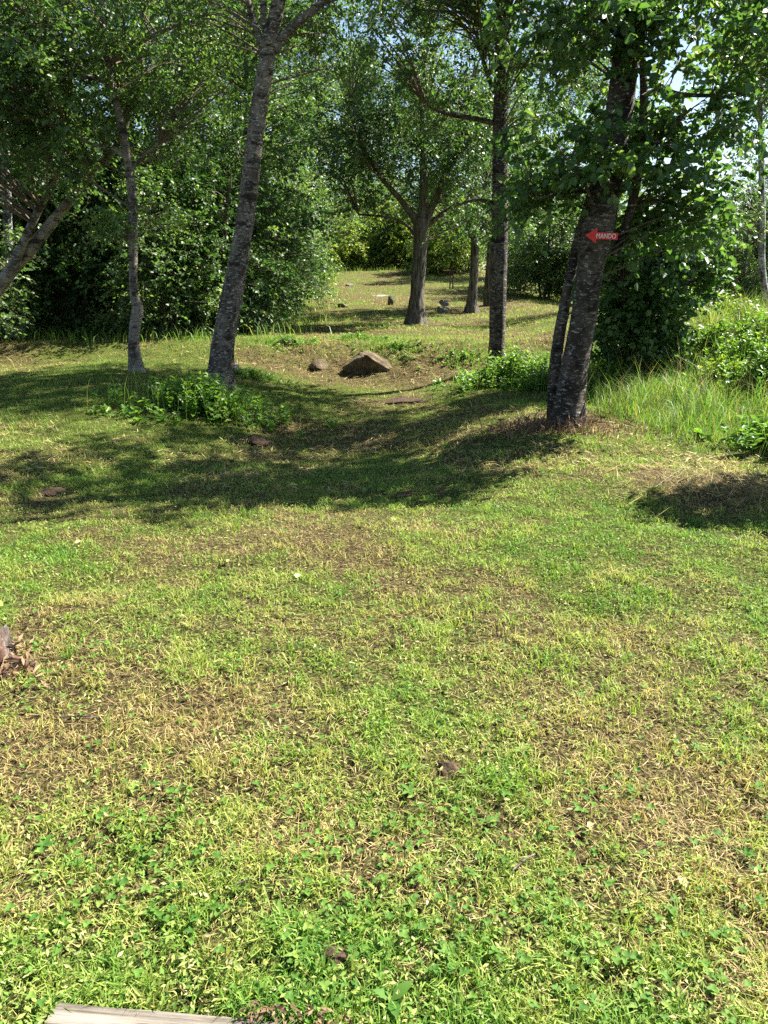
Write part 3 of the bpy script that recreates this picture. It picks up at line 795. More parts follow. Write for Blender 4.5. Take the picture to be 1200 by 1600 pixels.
# ------------------------------------------------------------------ herb clumps
def make_clump(name, label, c, rx, ry, h, nst, leaf, mat, seed, group=None, rz=0.0, pairs=7, width=.5, cat='plant', bend=.25, grass_n=0):
    r = np.random.default_rng(seed)
    root = empty(name, c, label, cat, group)
    a = r.random(nst) * 2 * np.pi; q = np.minimum(np.abs(r.normal(size=nst)) * .62 + .05, 1.7)
    lx, ly = np.cos(a) * q * rx, np.sin(a) * q * ry
    lx, ly = lx * math.cos(rz) - ly * math.sin(rz), lx * math.sin(rz) + ly * math.cos(rz)
    lz = hgt(lx + c[0], ly + c[1]) - c[2]
    hh = h * (0.55 + .6 * r.random(nst)) * np.clip(1.05 - .5 * q, .25, 1)
    o = np.stack([lx, ly, lz - .01], -1)
    d = np.stack([np.cos(a) * q * bend + r.normal(size=nst) * .15, np.sin(a) * q * bend + r.normal(size=nst) * .15, np.ones(nst)], -1)
    top = o + unit(d) * hh[:, None]
    s = unit(np.cross(d, [.3, 1, .1])) * .004
    v = np.stack([o - s, o + s, top], 1).reshape(-1, 3)
    tag(link('stems', mesh_np('stems', v, [np.arange(len(v)).reshape(-1, 3)]), mat, root), kind='stuff')
    t = (np.arange(pairs * 2) // 2 + .6 * r.random((nst, pairs * 2)))/ pairs
    t = .18 + .82 * np.clip(t, 0, 1)
    p = o[:, None] + (top - o)[:, None] * t[..., None]
    az = r.random((nst, 1)) * 6.28 + np.arange(pairs * 2)[None] * np.pi + (np.arange(pairs * 2) // 2)[None] * 1.57 + r.normal(size=(nst, pairs * 2)) * .4
    el = .35 + r.normal(size=az.shape) * .35
    A = np.stack([np.cos(az) * np.cos(el), np.sin(az) * np.cos(el), np.sin(el)], -1)
    Nn = np.array([0, 0, 1.0]) + r.normal(size=A.shape) * .35
    size = leaf * (.6 + .7 * r.random(az.shape)) * (1.15 - .4 * t)
    tint = np.clip(.45 + r.normal(size=(nst, 1)) * .18 + r.normal(size=az.shape) * .15, 0, 1)
    v, fs, tt = leaf_geo(p.reshape(-1, 3), A.reshape(-1, 3), Nn.reshape(-1, 3), size.ravel(), width, 1, tint.ravel())
    link('foliage', mesh_np('foliage', v, fs, {'tint': ('FACE', tt)}), mat, root)
    if grass_n:
        gp = np.stack([r.normal(size=grass_n) * rx * .5, r.normal(size=grass_n) * ry * .5], -1)
        gz_ = hgt(gp[:, 0] + c[0], gp[:, 1] + c[1]) - c[2]
        gv, gf, gt = blades(r, np.column_stack([gp, gz_]), h * (.7 + .5 * r.random(grass_n)), .006, .35, .6 + r.normal(size=grass_n) * .15)
        tag(link('grass_blades', mesh_np('grass_blades', gv, gf, {'tint': ('FACE', gt)}), M['tallgrass'], root), kind='stuff')
    return root

def blades(r, p, h, w, lean, tint, segs=2):
    """grass blades as bent strips; p (N,3) base, h (N,), w width"""
    n = len(p)
    a = r.random(n) * 2 * np.pi
    f = r.random(n) * np.pi
    s = np.stack([np.cos(f), np.sin(f), np.zeros(n)], -1) * (np.asarray(w) * (.7 + .6 * r.random(n)))[:, None] * .5
    ld = np.stack([np.cos(a), np.sin(a), np.zeros(n)], -1)
    k = (lean * (.3 + 1.2 * r.random(n)))[:, None]
    h = np.asarray(h)[:, None]; zz = np.array([0, 0, 1.0])
    tip = p + ld * h * k + zz * h * np.sqrt(np.clip(1 - .55 * k ** 2, .06, 1))
    if segs == 1:
        v = np.stack([p - s, p + s, tip], 1).reshape(-1, 3)
        return v, [np.arange(len(v)).reshape(-1, 3)], np.clip(tint, 0, 1)
    mid = p + ld * h * k * .32 + zz * h * .58
    v = np.stack([p - s, p + s, mid + s * .8, mid - s * .8, tip], 1).reshape(-1, 3)
    b5 = np.arange(n)[:, None] * 5
    return v, [b5 + [0, 1, 2, 3], b5 + [3, 2, 4]], np.clip(np.concatenate([tint, tint]), 0, 1)

c = G(325, 650); c2 = onground(c[0] - .05, c[1] + .1)
make_clump('weed_clump', 'bright green leafy weed clump around the leaning birch foot', c2, .92, .5, .50, 210, .085, M['leaf_herb'], 301, grass_n=160)
c = G(800, 600); c2 = onground(c[0], c[1])
make_clump('weed_clump', 'shaded leafy brush at the foot of the tall dark birch', c2, .95, .55, .55, 200, .085, M['leaf_herb'], 302, grass_n=120)
c = G(850, 610); c2 = onground(c[0], c[1])
make_clump('weed_clump', 'low weeds between tall dark birch and sign tree', c2, .5, .45, .35, 80, .08, M['leaf_herb'], 303, grass_n=80)
c = onground(3.75, 6.75)
make_clump('weed_clump', 'dark leafy weeds at the right edge beside the straw', c, .55, .45, .42, 90, .10, M['leaf_herb'], 304, grass_n=120, width=.6)
KG = 'leafy weeds on the right bank'
for i, (px, py, rx, h, n, lab) in enumerate([
        (1110, 560, .55, .55, 90, 'dark leafy weed clump in the middle of the right bank'),
        (1180, 545, .5, .6, 80, 'tall leafy weeds on the bank at the right edge, below the cars'),
        (1050, 520, .6, .5, 80, 'yellow-green leafy weeds against the round-leaved bush'),
        (1130, 505, .6, .5, 80, 'leafy weeds on the crest of the right bank'),
        (1190, 600, .5, .5, 70, 'leafy weeds low on the right bank at the photo edge'),
        (1120, 600, .35, .35, 46, 'small yellowish weed low on the right bank'),
        (1090, 485, .5, .55, 70, 'leafy weeds where the dark round-leaved bush meets the bank crest'),
        (1165, 575, .45, .5, 70, 'dark green weeds in mid bank near the right edge'),
        (950, 600, .5, .35, 60, 'low leafy weeds between the sign tree and its dark bush')]):
    g = G(px, py)
    make_clump('weed_clump', lab, onground(g[0], g[1]), rx, rx * .7, h, n, .085, M['leaf_lime'] if i in (2, 3, 5) else M['leaf_herb'], 310 + i, KG, grass_n=60)
for i, (px, py, lab) in enumerate([(620, 545, 'grassy green tuft on the bank above the tan boulder'), (560, 530, 'bright green tuft on the bank left of the furrowed tree foot'), (720, 560, 'leafy tuft on the bank between boulder and tall birch'),
                                   (455, 535, 'low green weeds at the foot of the hedge corner'), (395, 590, 'small weed tuft right of the leaning birch trunk')]):
    g = G(px, py)
    make_clump('weed_tuft', lab, onground(g[0], g[1]), .75, .35, .15, 50, .055, M['leaf_herb'], 330 + i, 'weed tufts on the bank', grass_n=110)

# ------------------------------------------------------------------ sign
p0 = P(936, 368, SY)
rt = 0.5 * 48 * SY / FPX
sx, sz, sy = P(913, 368, SY - rt)[0], P(912, 368, SY - rt - .01)[2], SY - rt - .035
k = (SY - rt) / FPX * .98
sign = empty('arrow_sign', (sx, sy, sz), 'red arrow sign reading MANDO in white, nailed to the leaning alder', 'sign')
outline = [(0, 0), (17, 11.5), (17, 4.8), (48, 4.3), (48, -5.2), (17, -4.8), (17, -10.8)]
ov = np.array([(x * k, 0, z * k) for x, z in outline])
th = 0.008
nv = len(ov)
v = np.vstack([ov, ov + [0, th, 0]])
import bmesh
bm = bmesh.new()
vf = [bm.verts.new(q) for q in ov]; vb = [bm.verts.new(q + np.array([0, th, 0])) for q in ov]
bm.faces.new(vf); bm.faces.new(vb[::-1])
for i in range(nv):
    bm.faces.new([vf[(i + 1) % nv], vf[i], vb[i], vb[(i + 1) % nv]])
bmesh.ops.recalc_face_normals(bm, faces=bm.faces)
me = bpy.data.meshes.new('arrow_board'); bm.to_mesh(me); bm.free()
link('arrow_board', me, M['red'], sign)
for (nx2, nz2) in ((10, 0), (45, 0)):
    v, q = tube([[nx2 * k, -.004, nz2 * k, .004], [nx2 * k, .05, nz2 * k, .004]], 3, 6)
    link('nail', mesh_np('nail', v, [q]), M['rust'], sign)
fc = bpy.data.curves.new('lettering', 'FONT'); fc.body = 'MANDO'; fc.size = 1.0; fc.extrude = 0.01
fo = bpy.data.objects.new('lettering_source', fc); sc.collection.objects.link(fo)
bpy.context.view_layer.update()
tm = bpy.data.meshes.new_from_object(fo.evaluated_get(bpy.context.evaluated_depsgraph_get()))
bpy.data.objects.remove(fo)
co = np.empty(len(tm.vertices) * 3, np.float32); tm.vertices.foreach_get('co', co); co = co.reshape(-1, 3)
mn, mx_ = co.min(0), co.max(0)
co = (co - mn) / (mx_ - mn)
nc = np.stack([(16.5 + co[:, 0] * 28.5) * k, -.0035 - co[:, 2] * .001, (-3.6 + co[:, 1] * 7.0) * k], -1)
tm.vertices.foreach_set('co', nc.astype(np.float32).ravel()); tm.update()
lt = link('lettering', tm, M['white_paint'], sign)
sign.rotation_euler = (0, R(1.5), R(-4))

# ------------------------------------------------------------------ rocks
def rock(name, label, c, dims, seed, mat, cat='rock', group=None, rz=0.0, tilt=(0, 0), flatn=14, sub=4, amp=.06):
    """a boulder: subdivided sphere cut by random planes and roughened"""
    r = np.random.default_rng(seed)
    bm = bmesh.new(); bmesh.ops.create_icosphere(bm, subdivisions=sub, radius=1.0)
    v = np.array([q.co[:] for q in bm.verts])
    for _ in range(flatn):
        n = unit(r.normal(size=3)); dd = .55 + .3 * r.random()
        ov_ = np.maximum(0, v @ n - dd)
        v = v - ov_[:, None] * n
    nz = fbm(v[:, 0] * 2.5 + seed, v[:, 1] * 2.5 + v[:, 2] * 1.9, seed, 4) - .5
    v = v * (1 + amp * 2 * nz[:, None])
    v = v * np.array(dims) * .5
    for q, w in zip(bm.verts, v): q.co = w
    me = bpy.data.meshes.new(name); bm.to_mesh(me); bm.free()
    o = link(name, me, mat)
    o.location = [float(x) for x in c]; o.rotation_euler = (tilt[0], tilt[1], rz)
    return tag(o, label, cat, group)

# the tan slab: a tilted wedge, overhanging front face in its own shade
g = G(577, 582); Y = g[1]
def slab():
    A_ = lambda px, py, dy: P(px, py, Y + dy)
    def FP(px, py):                        # on the overhanging front plane
        q = P(px, py, Y)
        return P(px, py, Y - .55 * (q[2] - g[2]) + .15 * (q[0] - g[0]) + .05)
    fr = [FP(534, 575), FP(540, 584), FP(580, 587), FP(616, 582), FP(607, 576), FP(590, 568), FP(569, 555), FP(554, 562)]
    pts = fr + [A_(545, 576, .8), A_(562, 551, .20), A_(576, 547, .36), A_(602, 559, .42), A_(619, 573, .5), A_(612, 586, .6), A_(560, 586, .7)]
    bm = bmesh.new()
    for q in pts: bm.verts.new(q - g)
    bmesh.ops.convex_hull(bm, input=bm.verts)
    bmesh.ops.delete(bm, geom=[q for q in bm.verts if not q.link_faces], context='VERTS')
    bmesh.ops.bevel(bm, geom=list(bm.edges), offset=.02, segments=1, affect='EDGES')
    bmesh.ops.triangulate(bm, faces=bm.faces)
    bmesh.ops.subdivide_edges(bm, edges=bm.edges, cuts=3, use_grid_fill=True)
    v = np.array([q.co[:] for q in bm.verts])
    bm.normal_update()
    nn = np.array([q.normal[:] for q in bm.verts])
    v = v + nn * ((fbm(v[:, 0] * 9 + 4, v[:, 2] * 12 + v[:, 1] * 7, 77, 4) - .5) * .05)[:, None]
    for q, w in zip(bm.verts, v): q.co = w
    me = bpy.data.meshes.new('boulder'); bm.to_mesh(me); bm.free()
    return me
o = link('boulder', slab(), M['stone']); o.location = [float(x) for x in g]
tag(o, 'large tan wedge-shaped boulder tilted out of the bank', 'rock')

g = G(497, 578); rock('boulder', 'small pale stone in the bank left of the tan boulder', g + [0, .1, .05], (.42, .4, .26), 402, M['stone'], rz=.3)
g = G(366, 584); rock('boulder', 'rounded stone beside the leaning birch trunk', g + [0, .1, .06], (.22, .25, .22), 403, M['stone_grey'])
g = G(450, 536); rock('boulder', 'flat pale stone in the bank near the hedge corner', g + [0, .1, .02], (.55, .4, .14), 404, M['stone_grey'])
g = G(535, 480); rock('boulder', 'tan stone lying on the hill left of the furrowed tree', g + [0, 0, .05], (.42, .35, .22), 405, M['stone'])
g = G(692, 489); rock('boulder', 'dark stone on the hill right of the furrowed tree', g + [0, 0, .08], (.50, .4, .32), 406, M['stone_grey'], tilt=(0, .2))
g = G(692, 484); rock('boulder', 'smaller stone resting behind the dark hill stone', g + [.05, .2, .2], (.36, .3, .26), 407, M['stone_grey'])
g = G(590, 462); rock('rock_slab', 'pale flat rock slab near the top of the hill', g + [0, 0, -.04], (1.3, 1.2, .16), 408, M['stone_grey'], amp=.1)
g = G(610, 476); rock('tree_stump', 'small dark stump just left of the furrowed tree', g + [0, 0, .1], (.28, .28, .42), 409, M['bark_furrow'], cat='stump')
g = G(985, 475); rock('rock_slab', 'pale flat patch of rock on the hill behind the tall birch', G(762, 462) + [0, 0, -.05], (1.3, 1.2, .16), 410, M['stone_grey'], amp=.1)
g = G(540, 433); rock('boulder', 'small stone at the hilltop beside the hedge', G(546, 447), (.5, .4, .25), 411, M['stone_grey'])
g = G(778, 794); rock('flat_stone', 'small pale flat stone lying on the mown lawn', g + [0, 0, .012], (.07, .05, .03), 412, M['stone_grey'], sub=3)

# soil clods
SG = 'bare soil clods in the lawn'
for i, (px, py, dims, lab) in enumerate([(636, 775, (.17, .12, .07), 'dark soil clod on the sunlit edge of the dip'), (686, 770, (.12, .10, .05), 'smaller dark soil clod right of the larger one'),
                                         (400, 690, (.5, .28, .16), 'dark earth hump right of the weed clump'), (645, 628, (.85, .5, .14), 'low brown earth hump in the shaded path'),
                                         (85, 770, (.3, .2, .08), 'brown earth scrape in the lawn at left'), (700, 1205, (.12, .09, .05), 'dark soil clod in the near lawn'), (520, 1495, (.09, .07, .05), 'dark clod of earth near the board')]):
    g = G(px, py); rock('soil_clod', lab, g + [0, 0, .004], dims, 420 + i, M['soil'], 'soil', SG, sub=4, amp=.2, rz=i)

# stump at the left edge
g = G(2, 1045); r = np.random.default_rng(5)
st = empty('tree_stump', onground(g[0] - .06, g[1]), 'weathered greyish-red cut stump at the left edge of the lawn', 'stump')
v, q = tube([[0, 0, -.05, .115], [0, 0, .03, .095], [.005, 0, .10, .085], [0, .01, .155, .07], [0, .01, .16, .001]], 30, 40, 3, .22, .5, 5, 30.0)
v[:, 2] += np.where(v[:, 2] > .12, (vnoise(v[:, 0] * 40, v[:, 1] * 40, 2) - .5) * .05, 0)
link('stump_body', mesh_np('stump_body', v, [q], None, True), M['stump'], st)
for a in (.2, -1.0, -2.2):
    v, q = tube([[math.cos(a) * .05, math.sin(a) * .05, .04, .03], [math.cos(a) * .13, math.sin(a) * .13, .012, .02], [math.cos(a) * .21, math.sin(a) * .21, -.02, .01]], 12, 10, 4, .2)
    link('root', mesh_np('root', v, [q], None, True), M['stump'], st)

# ------------------------------------------------------------------ weathered board
pa, pb_ = G(98, 1584), G(600, 1622)
dirv = (pb_ - pa)[:2]; ang = math.atan2(dirv[1], dirv[0])
bd = bmesh.new()
Lb, Wb, Tb = 1.5, .21, .036
nxb = 60
for face_z in (0,):
    rows = []
    for j, (yy, zz) in enumerate([(0, 0), (0, Tb - .006), (-.006, Tb), (-.05, Tb), (-.1, Tb - .001), (-.15, Tb), (-Wb + .006, Tb), (-Wb, Tb - .006), (-Wb, 0)]):
        rows.append([bd.verts.new((i / nxb * Lb + (.04 * yy / Wb if i == 0 else 0) + .0, yy + (fbm(np.array(i * .23 + j * .2), np.array(j * 1.3), 8) - .5) * .004, zz + (float(fbm(np.array(i * .5), np.array(j * 3.1), 9)) - .5) * .004)) for i in range(nxb + 1)])
    for j in range(len(rows) - 1):
        for i in range(nxb):
            bd.faces.new([rows[j][i], rows[j][i + 1], rows[j + 1][i + 1], rows[j + 1][i]])
    bd.faces.new([rw[0] for rw in rows]); bd.faces.new([rw[-1] for rw in rows][::-1])
bmesh.ops.recalc_face_normals(bd, faces=bd.faces)
me = bpy.data.meshes.new('wooden_board'); bd.to_mesh(me); bd.free()
o = link('wooden_board', me, M['wood'])
o.location = (pa[0], pa[1], float(hgt(pa[0], pa[1])) - .008); o.rotation_euler = (0, R(.8), ang)
tag(o, 'weathered grey wooden board lying in the grass at the bottom edge', 'board')
BOARD = (pa, ang, Lb, Wb)

# ------------------------------------------------------------------ rusty stand on the hill
g = G(703, 452)
root = empty('metal_stand', g, 'rusty T-shaped metal stand in front of the lime bush on the hill', 'stand')
for dx in (-.0, .12):
    v, q = tube([[dx, 0, -.1, .03], [dx, 0, .35, .028], [dx, 0, .72, .028]], 6, 8); link('post', mesh_np('post', v, [q]), M['rust'], root)
v, q = tube([[-.3, 0, .74, .03], [0, 0, .745, .03], [.35, 0, .74, .03]], 6, 8); link('crossbar', mesh_np('crossbar', v, [q]), M['rust'], root)

# ------------------------------------------------------------------ parked cars
def car(loc, rz, paint, label):
    root = empty('parked_car', loc, label, 'car', 'cars parked beyond the right bank', rz)
    prof = [(-2.05, .35), (-2.1, .7), (-1.95, .95), (-1.0, 1.02), (1.2, 1.0), (2.0, .85), (2.1, .6), (2.05, .35)]
    cab = [(-1.75, .98), (-1.35, 1.38), (-.9, 1.46), (.1, 1.46), (.45, 1.38), (1.25, .99)]
    def ext(name, pr, w0, w1, mat, z0):
        bm = bmesh.new()
        zs = [p_[1] for p_ in pr]; lo, hi = min(zs), max(zs)
        wd = lambda z: w0 + (w1 - w0) * (z - lo) / (hi - lo)
        l_ = [bm.verts.new((x, -wd(z), z)) for x, z in pr]; r_ = [bm.verts.new((x, wd(z), z)) for x, z in pr]
        bm.faces.new(l_); bm.faces.new(r_[::-1]); n = len(pr)
        for i in range(n): bm.faces.new([l_[(i + 1) % n], l_[i], r_[i], r_[(i + 1) % n]])
        bmesh.ops.recalc_face_normals(bm, faces=bm.faces)
        bmesh.ops.bevel(bm, geom=list(bm.edges), offset=.06, segments=3, affect='EDGES')
        me = bpy.data.meshes.new(name); bm.to_mesh(me); bm.free()
        for f_ in me.polygons: f_.use_smooth = True
        return link(name, me, mat, root)
    ext('body', prof, .86, .82, paint, 0)
    ext('cabin', cab, .78, .62, M['glass_dark'], 0)
    ext('roof', [(-1.25, 1.41), (-.9, 1.49), (.1, 1.49), (.42, 1.41)], .67, .6, paint, 0)
    for sx_ in (-1, 1):
        for x in (-1.3, 1.32):
            v, q = tube([[x, sx_ * .72, .31, .001], [x, sx_ * .72, .31, .30], [x, sx_ * .76, .31, .32], [x, sx_ * .88, .31, .32], [x, sx_ * .9, .31, .28], [x, sx_ * .9, .31, .19]], 16, 20)
            w = link('wheel', mesh_np('wheel', v, [q], None, True), M['rubber'], root)
            v, q = tube([[x, sx_ * .80, .31, .19], [x, sx_ * .885, .31, .19], [x, sx_ * .885, .31, .001]], 8, 16)
            link('rim', mesh_np('rim', v, [q], None, True), M['rim'], w)
        bm = bmesh.new(); bmesh.ops.create_uvsphere(bm, u_segments=10, v_segments=6, radius=.11)
        me = bpy.data.meshes.new('headlight'); bm.to_mesh(me); bm.free()
        h_ = link('headlight', me, M['white_paint'], root); h_.location = (2.0, sx_ * .62, .72); h_.scale = (.5, 1.2, .7)
    return root
car(onground(15.6, 32.5), R(70), M['car_blue'], 'blue parked car, left of two glimpsed above the right bank weeds')
car(onground(17.0, 33.5), R(75), M['car_white'], 'white parked car at the right edge above the bank weeds')

# ------------------------------------------------------------------ lawn: blades, straw, clover (uncountable)
def scatter(n, y0, y1, power, margin=.9):
    """random spots in the wedge the camera can see, density falling with distance"""
    u = rng.random(n)
    if abs(power - 1) < 1e-6: y = y0 * (y1 / y0) ** u
    else:
        e = 1 - power; y = (y0 ** e + u * (y1 ** e - y0 ** e)) ** (1 / e)
    w = .53 * y + margin
    x = (rng.random(n) * 2 - 1) * w
    return x, y

def off_board(x, y):
    pa_, an, L_, W_ = BOARD
    dx, dy = x - pa_[0], y - pa_[1]
    lx = dx * math.cos(an) + dy * math.sin(an); ly = -dx * math.sin(an) + dy * math.cos(an)
    return ~((lx > 0) & (lx < L_) & (ly < .0) & (ly > -W_))

def keep(x, y, p):
    k_ = (rng.random(len(x)) < p) & off_board(x, y)
    return x[k_], y[k_]

CLODS = [G(*q)[:2] for q in ((636, 775), (686, 770), (400, 690), (645, 628), (85, 770), (700, 1205), (520, 1495), (850, 690), (930, 715), (1010, 735), (760, 1275), (720, 1560), (300, 1480))]
CLOD_R = (.12, .09, .3, .45, .18, .09, .06, .16, .14, .2, .10, .07, .05)
def bare(x, y):
    k_ = np.ones(len(x))
    for (cx, cy), rr_ in zip(CLODS, CLOD_R): k_ = k_ * (1 - .92 * gauss(x, y, cx, cy, rr_, rr_ * .8))
    return k_

meadow = lambda x, y: sstep(2.35, 3.0, x + .35 * (fbm(x * 1.1, y * 1.1, 61) - .5) - .12 * np.maximum(0, 7.6 - y)) * sstep(5.9, 7.6, y + 1.2 * (fbm(x * 1.3, y, 62) - .5)) * (1 - sstep(13, 15, y))

# near and middle sward
for nm, n, y0, y1, pw, hh, ww, segs, lab in (
        ('lawn_grass', 330000, .8, 6.5, 1.0, .033, .0042, 2, 'short mown grass blades of the near lawn'),
        ('lawn_grass', 200000, 6.0, 19.0, .8, .042, .0085, 1, 'short mown grass of the middle lawn and path'),
        ('lawn_grass', 90000, 18.0, 44.0, .4, .07, .022, 1, 'mown grass on the hill')):
    x, y = scatter(n, y0, y1, pw, .9 if y0 < 5 else 2.0)
    g = greenness(x, y)
    cl = sstep(.34, .60, fbm(x * 12, y * 12, 73, 3)) if y0 < 5 else .8
    x, y = keep(x, y, bare(x, y) * (.30 + .75 * g) * (.28 + .85 * cl) * (1 - .8 * gauss(x, y, 1.75, 7.7, .5, .22)))
    g = greenness(x, y)
    tall = fbm(x * 2.2, y * 2.2, 71, 3)
    h = hh * (.55 + .9 * rng.random(len(x))) * (.65 + .7 * tall) * (1 + 1.6 * np.exp(-((y - 15.3) / 1.2) ** 2) * (x > -4))
    cl = fbm(x * 12, y * 12, 73, 3); cc_ = fbm(x * 5.5 + 7, y * 5.5, 75, 3)
    h = h * (.6 + .65 * sstep(.35, .65, cl)) if y0 < 5 else h
    tint = .20 + .62 * g + rng.normal(size=len(x)) * .17 + .9 * (cc_ - .5)
    v, fs, t = blades(rng, np.stack([x, y, hgt(x, y) - .004], -1), h, ww, 1.05, tint, segs)
    tag(link(nm, mesh_np(nm, v, fs, {'tint': ('FACE', t)}), M['grass']), lab, 'grass', kind='stuff')

# cut straw and thatch lying on the ground
def lying(n, y0, y1, pw, L, W, zoff, prob, mat, nm, lab, cat, tmean, tsd, shape=0, tilt=.25, wr=.1):
    x, y = scatter(n, y0, y1, pw, .9 if y0 < 5 else 1.5)
    x, y = keep(x, y, prob(x, y))
    n = len(x)
    a = rng.random(n) * 2 * np.pi
    A = np.stack([np.cos(a), np.sin(a), rng.normal(size=n) * tilt], -1)
    Nn = np.array([0, 0, 1.0]) + rng.normal(size=(n, 3)) * tilt
    size = L * (.4 + 1.0 * rng.random(n))
    tint = np.clip(tmean + rng.normal(size=n) * tsd, 0, 1)
    p = np.stack([x, y, hgt(x, y) + zoff * (.2 + rng.random(n))], -1) - A * size[:, None] * .5
    v, fs, t = leaf_geo(p, A, Nn, size, wr, shape, tint)
    return tag(link(nm, mesh_np(nm, v, fs, {'tint': ('FACE', t)}), mat), lab, cat, kind='stuff')

dryp = lambda x, y: np.clip(1.0 - 1.05 * greenness(x, y), .08, 1)
lying(115000, .8, 6.5, 1.0, .042, .0, .014, dryp, M['straw'], 'dry_straw', 'dry cut grass and thatch strewn over the near lawn', 'straw', .5, .25, wr=.05)
lying(60000, 6.0, 18.0, .8, .10, .0, .02, dryp, M['straw'], 'dry_straw', 'dry cut grass on the middle lawn and bank', 'straw', .5, .25, wr=.09)
lying(30000, 4.6, 6.6, .5, .20, .0, .07, lambda x, y: gauss(x, y, 2.9, 5.5, .85, .33) * .95, M['straw'], 'straw_heap', 'tangled dry hay in the shade at the right of the lawn', 'straw', .5, .22, wr=.018, tilt=.35)
lying(5000, 6.9, 8.6, .5, .12, .0, .10, lambda x, y: gauss(x, y, 1.75, 7.65, .5, .22), M['drybrown'], 'dead_leaves', 'brown dead twigs and leaves round the sign tree foot', 'leaves', .5, .25, wr=.16, tilt=.8)
lying(16000, 12.8, 16.2, .5, .16, .0, .05, lambda x, y: gauss(x, y, .3, 14.2, 3.6, .8), M['straw'], 'dry_straw', 'dry brown grass along the bank foot by the tan boulder', 'straw', .42, .25, wr=.06, tilt=.5)
# pale green leaf clippings and small broad leaves
grp = lambda x, y: np.clip(.15 + .9 * greenness(x, y), 0, 1) * bare(x, y)
lying(80000, .8, 7.5, .9, .017, .0, .03, grp, M['clipping'], 'lawn_leaves', 'small broad green leaves and clippings among the lawn grass', 'leaves', .5, .3, wr=.42, tilt=.5)
# clover: three round leaflets each
x, y = scatter(26000, .8, 6.0, .9)
cp = .30 * sstep(.54, .70, fbm(x * 1.7 + 9, y * 1.7, 81, 3)) * .9 + .04
x, y = keep(x, y, cp)
n = len(x); a0 = rng.random(n) * 6.28
base = np.stack([x, y, hgt(x, y) + .018 + .02 * rng.random(n)], -1)
tilt_n = np.array([0, 0, 1.0]) + rng.normal(size=(n, 3)) * .3
tb = np.clip(.35 + rng.normal(size=n) * .2, 0, 1); sz = .012 * (.7 + .7 * rng.random(n))
vs, ts, fs_, off_ = [], [], [], 0
for k3 in range(3):
    a = a0 + k3 * 2.094
    A = np.stack([np.cos(a), np.sin(a), np.full(n, .15)], -1)
    v, fs, t = leaf_geo(base, A, tilt_n, sz, .95, 1, tb)
    vs.append(v); ts.append(t); fs_.append(fs[0] + off_); off_ += len(v)
tag(link('clover', mesh_np('clover', np.vstack(vs), fs_, {'tint': ('FACE', np.concatenate(ts))}), M['clover']), 'dark green clover patches in the near lawn', 'clover', kind='stuff')

x = 1.70 + rng.normal(size=800) * .36; y = 7.58 + rng.normal(size=800) * .20
v, fs, t = blades(rng, np.stack([x, y, hgt(x, y) - .005], -1), .07 + .09 * rng.random(len(x)), .008, .7, .45 + rng.normal(size=len(x)) * .25, 2)
tag(link('dead_stalks', mesh_np('dead_stalks', v, fs, {'tint': ('FACE', t)}), M['drybrown']), 'broken brown stalks standing round the sign tree foot', 'stalks', kind='stuff')
sp = G(2, 1045)
x = sp[0] + .03 + rng.normal(size=420) * .075; y = sp[1] - .01 + rng.normal(size=420) * .08
a = rng.random(420) * 6.28
v, fs, t = leaf_geo(np.stack([x, y, hgt(x, y) + .015 + .10 * rng.random(420) * np.exp(-((x - sp[0]) / .1) ** 2)], -1), np.stack([np.cos(a), np.sin(a), rng.normal(size=420) * .6], -1), np.array([0, 0, 1.0]) + rng.normal(size=(420, 3)) * .6, .05 * (.4 + rng.random(420)), .22, 0, np.clip(.5 + rng.normal(size=420) * .28, 0, 1))
tag(link('dead_leaves', mesh_np('dead_leaves', v, fs, {'tint': ('FACE', t)}), M['drybrown']), 'dry leaves and stalks heaped against the cut stump', 'leaves', kind='stuff')
pa_, an_, L_, W_ = BOARD
lx = np.abs(rng.normal(size=150) * .14) + .42; ly = .01 - np.abs(rng.normal(size=150) * .025)
x = pa_[0] + lx * math.cos(an_) - ly * math.sin(an_); y = pa_[1] + lx * math.sin(an_) + ly * math.cos(an_)
a = rng.random(150) * 6.28
A = np.stack([np.cos(a), np.sin(a), rng.normal(size=150) * .3], -1)
v, fs, t = leaf_geo(np.stack([x, y, hgt(x, y) + .038 + .012 * rng.random(150)], -1), A, np.array([0, 0, 1.0]) + rng.normal(size=(150, 3)) * .5, (.016 * (.5 + rng.random(150))), .35, 0, np.clip(.35 + rng.normal(size=150) * .25, 0, 1))
tag(link('dead_leaves', mesh_np('dead_leaves', v, fs, {'tint': ('FACE', t)}), M['drybrown']), 'crumbled brown leaves lying on the wooden board', 'leaves', kind='stuff')

# tall meadow grass on the right bank
x = 2.0 + rng.random(70000) * 9; y = 5.9 + rng.random(70000) * 8.5
kk = inview(x, y, 1.4); x, y = x[kk], y[kk]
x, y = keep(x, y, meadow(x, y))
g = fbm(x * 1.2, y * 1.2, 91, 3)
nearf = sstep(6.0, 8.5, y)
h = (.07 + .24 * nearf) * (.35 + .9 * rng.random(len(x))) * (.35 + 1.25 * sstep(.3, .7, fbm(x * 2.3, y * 2.3, 93, 3)))
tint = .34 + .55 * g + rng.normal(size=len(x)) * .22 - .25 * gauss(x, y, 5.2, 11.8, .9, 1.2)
v, fs, t = blades(rng, np.stack([x, y, hgt(x, y) - .01], -1), h, .0065, .75, tint, 2)
tag(link('meadow_grass', mesh_np('meadow_grass', v, fs, {'tint': ('FACE', t)}), M['tallgrass']), 'tall unmown meadow grass on the right bank', 'grass', kind='stuff')
ks = rng.random(len(x)) < .05
v, fs, t = blades(rng, np.stack([x[ks], y[ks], hgt(x[ks], y[ks]) - .01], -1), h[ks] * 1.5 + .08, .005, .45, .6 + rng.normal(size=int(ks.sum())) * .25, 2)
